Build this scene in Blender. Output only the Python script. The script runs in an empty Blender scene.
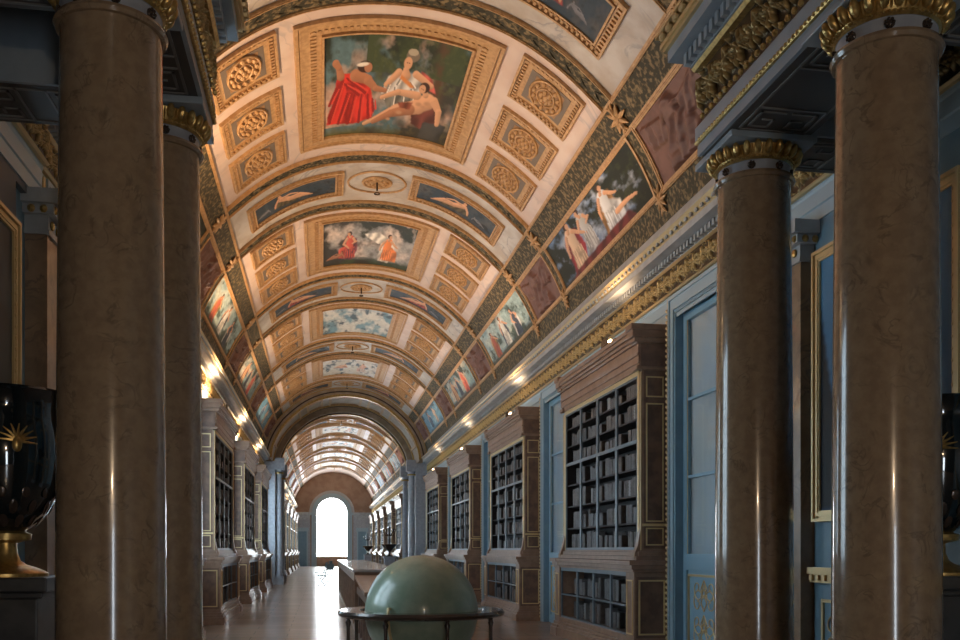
import bpy, math, random
import numpy as np
from mathutils import Vector, Matrix
random.seed(7)
rng = np.random.default_rng(5)
C = bpy.context.scene.collection
PI = math.pi
A = 1.05                 # gallery axis
WR, WL = A + 3.55, A - 3.55
P = 7.35                 # bay length
NB = 4                   # bays before the arch
BAY0 = 11.95             # first full bay starts here
YC0 = 14.07              # centre of the first pair of bookcases
ARCH0, ARCH1 = 41.35, 45.2
BAYX = ARCH1 + 0.4
YEND = 87.0
NB2 = 5
YC2 = 52.4

# ------------------------------------------------------------------ helpers
def lin(c):
    return tuple((v / 12.92 if v <= 0.04045 else ((v + 0.055) / 1.055) ** 2.4) for v in c)
def rgb(r, g, b):
    return lin((r / 255, g / 255, b / 255))

class MB:
    def __init__(s):
        s.v = []; s.f = []
    def add(s, vs, fs):
        o = len(s.v); s.v.extend([tuple(map(float, p)) for p in vs]); s.f.extend([tuple(i + o for i in f) for f in fs]); return s
    def box(s, x0, x1, y0, y1, z0, z1):
        if x0 > x1: x0, x1 = x1, x0
        if y0 > y1: y0, y1 = y1, y0
        if z0 > z1: z0, z1 = z1, z0
        return s.add([(x0,y0,z0),(x1,y0,z0),(x1,y1,z0),(x0,y1,z0),(x0,y0,z1),(x1,y0,z1),(x1,y1,z1),(x0,y1,z1)],
              [(0,3,2,1),(4,5,6,7),(0,1,5,4),(1,2,6,5),(2,3,7,6),(3,0,4,7)])
    def lathe(s, prof, c=(0,0,0), n=48, cap=True):
        vs = []; fs = []
        for r, z in prof:
            for k in range(n):
                a = 2*PI*k/n; vs.append((c[0]+r*math.cos(a), c[1]+r*math.sin(a), c[2]+z))
        for i in range(len(prof)-1):
            for k in range(n):
                k2 = (k+1) % n
                fs.append((i*n+k, i*n+k2, (i+1)*n+k2, (i+1)*n+k))
        if cap:
            fs.append(tuple(range(n-1, -1, -1))); m = (len(prof)-1)*n; fs.append(tuple(m+k for k in range(n)))
        return s.add(vs, fs)
    def prism_y(s, prof, y0, y1, closed=True):
        """closed profile of (x, z), extruded along y"""
        n = len(prof); vs = [(x, y0, z) for x, z in prof] + [(x, y1, z) for x, z in prof]
        fs = [(i, (i+1) % n, n+(i+1) % n, n+i) for i in range(n if closed else n-1)]
        if closed: fs += [tuple(range(n-1, -1, -1)), tuple(range(n, 2*n))]
        return s.add(vs, fs)
    def prism_x(s, prof, x0, x1):
        n = len(prof); vs = [(x0, y, z) for y, z in prof] + [(x1, y, z) for y, z in prof]
        fs = [(i, (i+1) % n, n+(i+1) % n, n+i) for i in range(n)] + [tuple(range(n-1, -1, -1)), tuple(range(n, 2*n))]
        return s.add(vs, fs)
    def ell(s, c, r, n=10, m=6, M=None):
        vs = []; fs = []
        for i in range(m+1):
            t = PI*i/m
            for k in range(n):
                a = 2*PI*k/n
                p = Vector((r[0]*math.sin(t)*math.cos(a), r[1]*math.sin(t)*math.sin(a), r[2]*math.cos(t)))
                if M is not None: p = M @ p
                vs.append((c[0]+p.x, c[1]+p.y, c[2]+p.z))
        for i in range(m):
            for k in range(n):
                fs.append((i*n+k, (i+1)*n+k, (i+1)*n+(k+1) % n, i*n+(k+1) % n))
        return s.add(vs, fs)
    def tube(s, pts, r, n=6, closed=False):
        pts = [Vector(p) for p in pts]; N = len(pts); vs = []; fs = []
        up = None
        for i, p in enumerate(pts):
            if closed: t = (pts[(i+1) % N] - pts[i-1])
            else: t = pts[min(i+1, N-1)] - pts[max(i-1, 0)]
            t.normalize()
            if up is None:
                up = Vector((0,0,1)) if abs(t.z) < .9 else Vector((1,0,0))
            b = t.cross(up).normalized(); u2 = b.cross(t).normalized(); up = u2
            rr = r[i] if isinstance(r, (list, tuple)) else r
            for k in range(n):
                a = 2*PI*k/n; vs.append(p + (b*math.cos(a) + u2*math.sin(a))*rr)
        for i in range(N if closed else N-1):
            j = (i+1) % N
            for k in range(n): fs.append((i*n+k, i*n+(k+1) % n, j*n+(k+1) % n, j*n+k))
        if not closed: fs += [tuple(range(n-1, -1, -1)), tuple((N-1)*n+k for k in range(n))]
        return s.add(vs, fs)
    def torus(s, c, R, r, n=64, m=8):
        pts = [(c[0]+R*math.cos(2*PI*k/n), c[1]+R*math.sin(2*PI*k/n), c[2]) for k in range(n)]
        return s.tube(pts, r, m, True)
    def build(s, name, mat, parent=None, smooth=False, label=None, bevel=0, loc=None):
        me = bpy.data.meshes.new(name); me.from_pydata(s.v, [], s.f); me.validate(); 
        import bmesh
        bm = bmesh.new(); bm.from_mesh(me); bmesh.ops.recalc_face_normals(bm, faces=bm.faces); bm.to_mesh(me); bm.free()
        me.materials.append(mat)
        o = bpy.data.objects.new(name, me); C.objects.link(o)
        if parent is not None: o.parent = parent
        if loc: o.location = loc
        if smooth: shade(me, smooth if not isinstance(smooth, bool) else 35)
        if bevel:
            b = o.modifiers.new('Bevel', 'BEVEL'); b.width = bevel; b.segments = 2; b.limit_method = 'ANGLE'; b.angle_limit = math.radians(50)
        if label: o['label'] = label
        return o
def shade(me, ang=35):
    me.polygons.foreach_set('use_smooth', [True]*len(me.polygons))
    import bmesh
    bm = bmesh.new(); bm.from_mesh(me); ca = math.radians(ang)
    for e in bm.edges:
        if len(e.link_faces) == 2 and e.calc_face_angle(0) > ca: e.smooth = False
    bm.to_mesh(me); bm.free()
def tag(o, label, cat, group=None):
    o['label'] = label; o['category'] = cat
    if group: o['group'] = group
    return o
def struct(o):
    o['kind'] = 'structure'; return o
def empty(name, loc=(0,0,0), rz=0):
    o = bpy.data.objects.new(name, None); o.empty_display_size = .2; C.objects.link(o); o.location = loc; o.rotation_euler = (0,0,rz); return o
def copy_tree(o, parent=None):
    c = o.copy(); C.objects.link(c)
    if parent is not None: c.parent = parent
    for ch in list(o.children): copy_tree(ch, c)
    return c

# ------------------------------------------------------------------ materials
def mat(name, col, rough=.5, metal=0., spec=None, noise=None, bump=None, coat=0., emis=None):
    m = bpy.data.materials.new(name); m.use_nodes = True; nt = m.node_tree; b = nt.nodes['Principled BSDF']
    b.inputs['Base Color'].default_value = (*col, 1); b.inputs['Roughness'].default_value = rough; b.inputs['Metallic'].default_value = metal
    b.inputs['Coat Weight'].default_value = coat; b.inputs['Coat Roughness'].default_value = .06
    if spec is not None: b.inputs['Specular IOR Level'].default_value = spec
    g = nt.nodes.new('ShaderNodeNewGeometry')
    if noise:   # (scale, second colour, low, high, detail)
        n = nt.nodes.new('ShaderNodeTexNoise'); n.inputs['Scale'].default_value = noise[0]; n.inputs['Detail'].default_value = noise[4] if len(noise) > 4 else 6
        nt.links.new(g.outputs['Position'], n.inputs['Vector'])
        r = nt.nodes.new('ShaderNodeValToRGB'); e = r.color_ramp.elements
        e[0].position = noise[2]; e[1].position = noise[3]; e[0].color = (*col, 1); e[1].color = (*noise[1], 1)
        nt.links.new(n.outputs['Fac'], r.inputs['Fac']); nt.links.new(r.outputs['Color'], b.inputs['Base Color'])
    if bump:
        n = nt.nodes.new('ShaderNodeTexNoise'); n.inputs['Scale'].default_value = bump[0]; n.inputs['Detail'].default_value = 4
        nt.links.new(g.outputs['Position'], n.inputs['Vector'])
        bp = nt.nodes.new('ShaderNodeBump'); bp.inputs['Strength'].default_value = bump[1]; bp.inputs['Distance'].default_value = .01
        nt.links.new(n.outputs['Fac'], bp.inputs['Height']); nt.links.new(bp.outputs['Normal'], b.inputs['Normal'])
    if emis:
        b.inputs['Emission Color'].default_value = (*emis[0], 1); b.inputs['Emission Strength'].default_value = emis[1]
    return m
def marble(name, base, vein, rough, scale, coat=0., blotch=None, vw=.03, veinmix=.8):
    m = bpy.data.materials.new(name); m.use_nodes = True; nt = m.node_tree; b = nt.nodes['Principled BSDF']
    b.inputs['Roughness'].default_value = rough; b.inputs['Coat Weight'].default_value = coat; b.inputs['Coat Roughness'].default_value = .05
    g = nt.nodes.new('ShaderNodeNewGeometry'); L = nt.links.new
    n1 = nt.nodes.new('ShaderNodeTexNoise'); n1.inputs['Scale'].default_value = scale; n1.inputs['Detail'].default_value = 8; n1.inputs['Distortion'].default_value = 1.2
    L(g.outputs['Position'], n1.inputs['Vector'])
    r = nt.nodes.new('ShaderNodeValToRGB'); el = r.color_ramp.elements
    el[0].position = .5 - vw*2; el[0].color = (0,0,0,1); el[1].position = .5; el[1].color = (1,1,1,1)
    e3 = r.color_ramp.elements.new(.5 + vw); e3.color = (0,0,0,1)
    L(n1.outputs['Fac'], r.inputs['Fac'])
    n2 = nt.nodes.new('ShaderNodeTexNoise'); n2.inputs['Scale'].default_value = scale*2.3; n2.inputs['Detail'].default_value = 7
    L(g.outputs['Position'], n2.inputs['Vector'])
    r2 = nt.nodes.new('ShaderNodeValToRGB'); e = r2.color_ramp.elements; bl = blotch or tuple(v*.75 for v in base)
    e[0].position = .38; e[1].position = .62; e[0].color = (*base, 1); e[1].color = (*bl, 1)
    L(n2.outputs['Fac'], r2.inputs['Fac'])
    n3 = nt.nodes.new('ShaderNodeTexNoise'); n3.inputs['Scale'].default_value = scale*.8; L(g.outputs['Position'], n3.inputs['Vector'])
    r3 = nt.nodes.new('ShaderNodeValToRGB'); r3.color_ramp.elements[0].position = .45; r3.color_ramp.elements[1].position = .6
    L(n3.outputs['Fac'], r3.inputs['Fac'])
    mu = nt.nodes.new('ShaderNodeMath'); mu.operation = 'MULTIPLY'; L(r.outputs['Color'], mu.inputs[0]); L(r3.outputs['Color'], mu.inputs[1])
    m3 = nt.nodes.new('ShaderNodeMath'); m3.operation = 'MULTIPLY'; L(mu.outputs[0], m3.inputs[0]); m3.inputs[1].default_value = veinmix
    mx = nt.nodes.new('ShaderNodeMix'); mx.data_type = 'RGBA'; mx.inputs['B'].default_value = (*vein, 1)
    L(m3.outputs[0], mx.inputs['Factor']); L(r2.outputs['Color'], mx.inputs['A']); L(mx.outputs['Result'], b.inputs['Base Color'])
    return m
def vcol_mat(name, rough=.55, metal=0., coat=0.):
    m = bpy.data.materials.new(name); m.use_nodes = True; nt = m.node_tree; b = nt.nodes['Principled BSDF']
    a = nt.nodes.new('ShaderNodeVertexColor'); a.layer_name = 'Col'
    nt.links.new(a.outputs['Color'], b.inputs['Base Color']); b.inputs['Specular IOR Level'].default_value = .25; b.inputs['Roughness'].default_value = rough
    b.inputs['Metallic'].default_value = metal; b.inputs['Coat Weight'].default_value = coat
    return m
M = {}
M['vault'] = marble('vault_marble', (.68,.56,.49), (.38,.34,.34), .45, .9, blotch=(.62,.48,.41), vw=.02, veinmix=.6)
M['band_marble'] = marble('grey_marble', (.56,.53,.49), (.2,.2,.22), .45, 1.1, blotch=(.44,.38,.32), vw=.02, veinmix=.7)
M['tan'] = mat('tan_gilding', (.54,.335,.16), .5, .1, noise=(14, (.42,.245,.105), .4, .62))
M['tan_dark'] = mat('ochre_ground', (.34,.19,.08), .55, .1)
M['ochre'] = mat('ochre_marble', (.46,.36,.26), .5, noise=(3, (.36,.27,.18), .4, .6))
M['slate'] = mat('slate_ground', (.17,.135,.105), .6)
M['gold'] = mat('gold_leaf', (.62,.42,.15), .34, .75, noise=(30, (.42,.27,.09), .4, .65))
M['goldthin'] = mat('pale_gold', (.66,.50,.26), .4, .5)
M['olive'] = mat('olive_ornament', (.045,.042,.028), .65, 0, spec=.25, noise=(15, (.24,.18,.095), .48, .64, 8), bump=(22, .7))
M['brown_relief'] = mat('brown_red_relief', (.15,.072,.056), .6, noise=(5, (.20,.096,.075), .4, .6))
M['paint'] = vcol_mat('painted_canvas', .5)
M['frieze'] = vcol_mat('gilt_frieze', .38, .55)
M['blue'] = mat('blue_grey_paint', (.17,.29,.37), .4, noise=(6, (.15,.26,.34), .4, .6), bump=(60,.08))
M['beam'] = mat('grey_blue_beam', (.34,.40,.45), .4, noise=(4, (.29,.35,.40), .4, .6))
M['bluelight'] = mat('light_blue_paint', (.33,.45,.52), .38)
M['bluedeep'] = mat('deep_blue_paint', (.10,.19,.32), .4)
M['bluepale'] = mat('blue_door_paint', (.23,.40,.52), .35)
M['shutter'] = mat('grey_blue_shutter', (.50,.57,.62), .5, noise=(1.2, (.60,.60,.57), .4, .6))
M['cornice'] = mat('cornice_paint', (.42,.45,.47), .32, noise=(5, (.34,.36,.38), .4, .62))
M['cornice_b'] = mat('cornice_brown', (.22,.17,.13), .4)
M['column'] = marble('column_marble', (.33,.235,.145), (.13,.09,.06), .18, 6.5, coat=.45, blotch=(.27,.185,.115), vw=.022, veinmix=.6)
M['white'] = mat('white_grey_stone', (.40,.42,.46), .4, noise=(9, (.33,.35,.39), .4, .6))
M['wood'] = mat('mahogany', (.185,.105,.068), .5, coat=.04, noise=(7, (.12,.07,.05), .4, .6))
M['woodlight'] = mat('moulded_walnut', (.29,.18,.12), .38, coat=.15, noise=(7, (.23,.14,.092), .4, .6))
M['shadowbrown'] = mat('shadow_line_brown', (.055,.032,.026), .4, coat=.2)  # dark colour for the painted shadow lines on the arch
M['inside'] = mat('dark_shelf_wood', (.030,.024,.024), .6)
M['mullion'] = mat('bluish_mullion', (.13,.17,.20), .35, .2)
M['dark'] = mat('dark_recess', (.012,.012,.014), .7)
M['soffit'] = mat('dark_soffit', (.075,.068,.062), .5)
M['key'] = mat('grey_key_inlay', (.20,.19,.18), .5)
M['vase'] = mat('midnight_porcelain', (.006,.012,.016), .06, 0, coat=1)
M['stonedark'] = mat('dark_pedestal_stone', (.035,.036,.038), .35, noise=(6, (.06,.06,.06), .4, .6))
M['globe'] = mat('green_globe', (.22,.30,.22), .3, coat=.4, noise=(5.5, (.30,.36,.27), .42, .62, 8), bump=(12,.05))
M['bronze'] = mat('dark_bronze', (.07,.05,.04), .22, .4, coat=.4)
M['leather'] = mat('brown_leather', (.10,.085,.078), .5, noise=(9, (.15,.128,.12), .42, .6))
M['leather2'] = mat('grey_leather', (.15,.145,.145), .5, noise=(9, (.11,.10,.10), .42, .6))
M['leather3'] = mat('dark_leather', (.06,.052,.05), .5, noise=(9, (.09,.08,.075), .42, .6))
M['paper'] = mat('pale_binding', (.30,.30,.30), .6)
M['topstone'] = mat('pale_case_top', (.42,.42,.42), .25, coat=.4)
M['chair'] = mat('pale_chair_paint', (.20,.28,.32), .5)
M['endwall'] = mat('brown_end_wall', (.30,.19,.13), .6, noise=(2, (.36,.24,.17), .4, .6))
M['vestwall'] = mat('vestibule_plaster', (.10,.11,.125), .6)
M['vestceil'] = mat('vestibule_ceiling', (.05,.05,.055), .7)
M['pilaster'] = marble('tan_pilaster', (.33,.23,.15), (.14,.1,.08), .3, 3, coat=.3)
M['bulb'] = mat('lamp_bulb', (1,.7,.4), .5, emis=((1,.62,.30), 14))
def emat(name, col, s):
    m = bpy.data.materials.new(name); m.use_nodes = True; nt = m.node_tree; nt.nodes.clear()
    e = nt.nodes.new('ShaderNodeEmission'); e.inputs[0].default_value = (*col, 1); e.inputs[1].default_value = s
    o = nt.nodes.new('ShaderNodeOutputMaterial'); nt.links.new(e.outputs[0], o.inputs[0]); return m
M['sky_far'] = emat('far_daylight', (.90,.96,1), 12)
M['sky_side'] = emat('side_daylight', (.72,.88,1), 4.6)
M['sky_back'] = emat('back_daylight', (.80,.90,1), 10)
def glassmat():
    m = bpy.data.materials.new('window_glass'); m.use_nodes = True; nt = m.node_tree; nt.nodes.clear(); L = nt.links.new
    t = nt.nodes.new('ShaderNodeBsdfTransparent'); t.inputs[0].default_value = (.85,.9,.93,1)
    g = nt.nodes.new('ShaderNodeBsdfGlossy'); g.inputs['Roughness'].default_value = .04
    f = nt.nodes.new('ShaderNodeFresnel'); f.inputs[0].default_value = 1.35
    mx = nt.nodes.new('ShaderNodeMixShader'); L(f.outputs[0], mx.inputs[0]); L(t.outputs[0], mx.inputs[1]); L(g.outputs[0], mx.inputs[2])
    o = nt.nodes.new('ShaderNodeOutputMaterial'); L(mx.outputs[0], o.inputs[0]); return m
M['glass'] = glassmat()
def floormat():
    m = bpy.data.materials.new('polished_parquet'); m.use_nodes = True; nt = m.node_tree; b = nt.nodes['Principled BSDF']; L = nt.links.new
    g = nt.nodes.new('ShaderNodeNewGeometry'); br = nt.nodes.new('ShaderNodeTexBrick'); L(g.outputs['Position'], br.inputs['Vector'])
    br.inputs['Color1'].default_value = (.34,.24,.18,1); br.inputs['Color2'].default_value = (.24,.165,.12,1); br.inputs['Mortar'].default_value = (.06,.035,.025,1)
    br.inputs['Scale'].default_value = 1; br.inputs['Brick Width'].default_value = 1.2; br.inputs['Row Height'].default_value = .55; br.inputs['Mortar Size'].default_value = .008; br.inputs['Bias'].default_value = -.1
    n = nt.nodes.new('ShaderNodeTexNoise'); n.inputs['Scale'].default_value = 3; mp = nt.nodes.new('ShaderNodeMapping'); mp.inputs['Scale'].default_value = (.35,2.6,1)
    L(g.outputs['Position'], mp.inputs[0]); L(mp.outputs[0], n.inputs['Vector']); n.inputs['Detail'].default_value = 5
    mx = nt.nodes.new('ShaderNodeMix'); mx.data_type = 'RGBA'; mx.blend_type = 'MULTIPLY'; mx.inputs['Factor'].default_value = .55
    r = nt.nodes.new('ShaderNodeValToRGB'); r.color_ramp.elements[0].position = .3; r.color_ramp.elements[0].color = (.45,.45,.45,1); r.color_ramp.elements[1].position = .7
    L(n.outputs['Fac'], r.inputs['Fac']); L(br.outputs['Color'], mx.inputs['A']); L(r.outputs['Color'], mx.inputs['B']); L(mx.outputs['Result'], b.inputs['Base Color'])
    b.inputs['Coat Weight'].default_value = .7; b.inputs['Coat Roughness'].default_value = .2
    rr = nt.nodes.new('ShaderNodeMapRange'); rr.inputs['To Min'].default_value = .25; rr.inputs['To Max'].default_value = .6; L(n.outputs['Fac'], rr.inputs['Value']); L(rr.outputs[0], b.inputs['Roughness'])
    bp = nt.nodes.new('ShaderNodeBump'); bp.inputs['Strength'].default_value = .5; bp.inputs['Distance'].default_value = .012
    L(n.outputs['Fac'], bp.inputs['Height']); L(bp.outputs['Normal'], b.inputs['Normal']); L(bp.outputs['Normal'], b.inputs['Coat Normal'])
    return m
M['floor'] = floormat()

# ------------------------------------------------------------------ vault mapping
PP = [(0,8.63),(.75,8.56),(1.44,8.35),(2.1,7.97),(2.72,7.43),(3.0,7.10),(3.25,6.71),(3.45,6.28),(3.56,5.90),(3.60,5.55)]
def dense():
    pts = [(-PP[1][0], PP[1][1])] + PP + [(3.62, 5.2)]
    out = []
    for i in range(1, len(pts)-2):
        p0, p1, p2, p3 = [np.array(pts[j]) for j in (i-1, i, i+1, i+2)]
        for k in range(12):
            t = k/12
            out.append(.5*((2*p1)+(-p0+p2)*t+(2*p0-5*p1+4*p2-p3)*t*t+(-p0+3*p1-3*p2+p3)*t**3))
    out.append(np.array(pts[-2]))
    return np.array(out)
DP = dense(); DP[0,0] = 0
DS = np.concatenate([[0], np.cumsum(np.hypot(np.diff(DP[:,0]), np.diff(DP[:,1])))])
SMAX = DS[-1]
def sx(hx):   # half-width to arc length
    sg = -1 if hx < 0 else 1
    return sg*float(np.interp(abs(hx), DP[:,0], DS))
def V(s, y, h=0.):   # s signed arc length, h = distance inward
    a = abs(s); sg = -1 if s < 0 else 1
    x = np.interp(a, DS, DP[:,0]); z = np.interp(a, DS, DP[:,1])
    d = .06; a0 = max(a-d, 0); a1 = min(a+d, SMAX)
    tx = np.interp(a1, DS, DP[:,0]) - np.interp(a0, DS, DP[:,0]); tz = np.interp(a1, DS, DP[:,1]) - np.interp(a0, DS, DP[:,1])
    if a < d: tx, tz = 1, 0
    l = math.hypot(tx, tz); nx, nz = tz/l, -tx/l    # inward normal
    return (A + sg*(x + nx*h), y, z + nz*h)
def vp(mb, s0, s1, y0, y1, h0, h1, n=None):
    """curved slab on the vault"""
    if s0 > s1: s0, s1 = s1, s0
    n = n or max(1, int(math.ceil((s1-s0)/.12)))
    vs = []
    for i in range(n+1):
        s = s0+(s1-s0)*i/n
        vs += [V(s,y0,h0), V(s,y1,h0), V(s,y1,h1), V(s,y0,h1)]
    fs = [(0,1,2,3), (4*n+3,4*n+2,4*n+1,4*n)]
    for i in range(n):
        a = 4*i; b = a+4
        for k in range(4): fs.append((a+k, b+k, b+(k+1) % 4, a+(k+1) % 4))
    mb.add(vs, fs)
def vframe(mb, s0, s1, y0, y1, w, h0, h1):
    vp(mb, s0, s1, y0, y0+w, h0, h1); vp(mb, s0, s1, y1-w, y1, h0, h1)
    vp(mb, s0, s0+w, y0+w, y1-w, h0, h1); vp(mb, s1-w, s1, y0+w, y1-w, h0, h1)
def vdent(mb, s0, s1, y0, y1, w, h0, h1, step):
    """dentil row all round the inside of a frame"""
    for (a, b, along) in ((y0, y0+w, 's'), (y1-w, y1, 's')):
        k = max(1, int((s1-s0)/step))
        for i in range(k):
            c = s0+(s1-s0)*(i+.25)/k; vp(mb, c, c+(s1-s0)/k*.5, a, b, h0, h1, 1)
    for (a, b) in ((s0, s0+w), (s1-w, s1)):
        k = max(1, int((y1-y0)/step))
        for i in range(k):
            c = y0+(y1-y0)*(i+.25)/k; vp(mb, a, b, c, c+(y1-y0)/k*.5, h0, h1, 1)

# ------------------------------------------------------------------ painting
class Canvas:
    def __init__(s, W, H, bg):
        s.W, s.H = W, H; s.a = np.zeros((H, W, 3)); s.a[:] = bg
        s.u, s.v = np.meshgrid(np.linspace(0, W/H, W), np.linspace(0, 1, H)); s.asp = W/H
    def mix(s, mask, c):
        m = np.clip(mask, 0, 1)[..., None]; c = np.array(c, float)
        s.a = s.a*(1-m) + c*m
    def noise(s, sc, seed, oct=4):
        r = np.random.default_rng(seed); out = np.zeros((s.H, s.W)); amp = 1; tot = 0
        for o in range(oct):
            n = max(2, int(sc*(2**o))); g = r.random((n+2, int(n*s.asp)+3))
            x = s.u*n; y = s.v*n; xi = np.minimum(x.astype(int), g.shape[1]-2); yi = np.minimum(y.astype(int), g.shape[0]-2); fx = x-xi; fy = y-yi
            fx = fx*fx*(3-2*fx); fy = fy*fy*(3-2*fy)
            out += amp*((g[yi,xi]*(1-fx)+g[yi,xi+1]*fx)*(1-fy)+(g[yi+1,xi]*(1-fx)+g[yi+1,xi+1]*fx)*fy); tot += amp; amp *= .55
        return out/tot
    def ell(s, x, y, rx, ry, c, soft=.15, rot=0):
        dx = s.u-x; dy = s.v-y; ca, sa = math.cos(rot), math.sin(rot)
        d = np.sqrt(((dx*ca+dy*sa)/rx)**2+((-dx*sa+dy*ca)/ry)**2); s.mix((1-d)/soft+.5, c)
    def cap(s, p, q, r0, r1, c, sh=.35):
        px, py = p; qx, qy = q; dx, dy = qx-px, qy-py; L = dx*dx+dy*dy+1e-9
        t = np.clip(((s.u-px)*dx+(s.v-py)*dy)/L, 0, 1); ex = s.u-(px+t*dx); ey = s.v-(py+t*dy)
        d = np.sqrt(ex*ex+ey*ey)/(r0+(r1-r0)*t); c = np.array(c)
        k = np.clip((ex*.6+ey*.8)/(r0+(r1-r0)*t), -1, 1)
        col = c*(1-sh*np.clip(k, -.4, 1)[..., None]); m = np.clip((1-d)/.18+.5, 0, 1)[..., None]
        s.a = s.a*(1-m)+col*m
    def poly(s, pts, c, folds=0, seed=0):
        inside = np.zeros(s.u.shape, bool); n = len(pts)
        for i in range(n):
            x1, y1 = pts[i]; x2, y2 = pts[(i+1) % n]
            cond = ((y1 > s.v) != (y2 > s.v)) & (s.u < (x2-x1)*(s.v-y1)/((y2-y1) or 1e-9)+x1); inside ^= cond
        m = inside.astype(float); m = (m+np.roll(m,1,0)+np.roll(m,-1,0)+np.roll(m,1,1)+np.roll(m,-1,1))/5
        col = np.array(c, float)*np.ones(s.a.shape)
        if folds:
            f = .5+.5*np.sin((s.u*folds+s.v*folds*.35+1.6*s.noise(3, seed+3))*6.28); f2 = s.noise(9, seed+9)
            col = col*(.38+.75*f+.3*f2)[..., None]
        m = m[..., None]; s.a = s.a*(1-m)+col*m
SK = np.array(rgb(205,158,124)); SKD = np.array(rgb(168,116,86)); HAIR = rgb(60,38,26)
def figure(c, x, y, s, robe, seated=False, hair=HAIR, face=1, drape=None, seed=1):
    """clothed figure; (x, y) centre of the hips, s = height"""
    h = s
    hx, hy = x+face*.04*h, y-.46*h
    if drape is not None:
        c.poly([(x-.22*h,y-.2*h),(x-.05*h,y-.4*h),(x+.2*h,y-.3*h),(x+.26*h,y+.1*h),(x+.1*h,y+.5*h),(x-.25*h,y+.45*h)], drape, 5/h*.6, seed)
    if seated:
        c.poly([(x-.13*h,y-.1*h),(x+.14*h,y-.12*h),(x+face*.34*h,y+.05*h),(x+face*.36*h,y+.42*h),(x-.12*h,y+.42*h)], robe, 5/h*.5, seed)
    else:
        c.poly([(x-.12*h,y-.08*h),(x+.12*h,y-.08*h),(x+.2*h,y+.5*h),(x-.18*h,y+.5*h)], robe, 5/h*.5, seed)
    c.cap((x,y-.02*h),(x+face*.01*h,y-.3*h),.11*h,.12*h,np.array(robe)*1.1)
    c.cap((x-.1*h,y-.3*h),(x-.2*h,y-.1*h),.042*h,.035*h,SK); c.cap((x-.2*h,y-.1*h),(x-.12*h-.1*h*face,y+.05*h),.035*h,.026*h,SK)
    c.cap((x+.1*h,y-.3*h),(x+.22*h*max(face,.7),y-.2*h),.042*h,.034*h,SK); c.cap((x+.2*h,y-.2*h),(x+(.2+.12*face)*h,y-.12*h),.033*h,.025*h,SK)
    c.cap((x,y-.34*h),(hx,y-.42*h),.04*h,.035*h,SK)
    for q in range(5):
        xx = x+(-.12+.06*q)*h; c.cap((xx,y+.02*h),(xx+(q-2)*.02*h,y+.42*h),.008*h,.014*h,np.array(robe)*.68,.1); c.cap((xx+.022*h,y),(xx+.022*h+(q-2)*.02*h,y+.40*h),.006*h,.009*h,np.minimum(np.array(robe)*1.22,1),.1)
    c.ell(hx-.02*h*face,hy-.015*h,.066*h,.075*h,hair); c.ell(hx+.012*h*face,hy+.01*h,.045*h,.058*h,SK)
def reclining(c, x, y, s, dirn=1, col=SK, cloth=None, seed=2):
    if cloth is not None: c.poly([(x-.35*s*dirn,y+.08*s),(x-.05*s*dirn,y-.12*s),(x+.35*s*dirn,y-.02*s),(x+.45*s*dirn,y+.16*s),(x-.3*s*dirn,y+.18*s)], cloth, 4, seed)
    c.cap((x+.22*s*dirn,y-.12*s),(x,y+.0*s),.085*s,.075*s,col)
    c.cap((x,y),(x-.25*s*dirn,y-.03*s),.07*s,.05*s,col); c.cap((x-.25*s*dirn,y-.03*s),(x-.48*s*dirn,y+.1*s),.048*s,.026*s,col)
    c.cap((x,y+.03*s),(x-.3*s*dirn,y+.08*s),.06*s,.04*s,np.array(col)*.85); c.cap((x-.3*s*dirn,y+.08*s),(x-.55*s*dirn,y+.14*s),.04*s,.022*s,np.array(col)*.85)
    c.cap((x+.27*s*dirn,y-.16*s),(x+.36*s*dirn,y),.035*s,.03*s,col); c.cap((x+.36*s*dirn,y),(x+.38*s*dirn,y+.12*s),.03*s,.022*s,col)
    c.cap((x+.15*s*dirn,y-.15*s),(x-.03*s*dirn,y-.17*s),.033*s,.026*s,col); c.cap((x-.03*s*dirn,y-.17*s),(x-.2*s*dirn,y-.1*s),.026*s,.02*s,col)
    c.ell(x+.26*s*dirn,y-.25*s,.062*s,.068*s,HAIR); c.ell(x+.245*s*dirn,y-.235*s,.043*s,.052*s,col)
def landscape(c, sky, cloud, tree, ground, seed=0, trees=.5, horizon=.72):
    c.a[:] = sky
    n = c.noise(3, seed); c.mix((n-.45)*4*(c.v < horizon), cloud)
    n2 = c.noise(5, seed+1, 5); c.mix((n2-.5+(.25-c.v)*1.0*trees+.25*trees*(c.u/c.asp-.5))*6, tree)
    g = c.noise(4, seed+2); c.mix((c.v-horizon+.12*(g-.5))*12, ground)
    n3 = c.noise(14, seed+5); c.a *= (.6+.8*n3)[..., None]; n4 = c.noise(30, seed+8, 3); c.a *= (.8+.4*n4)[..., None]

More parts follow.
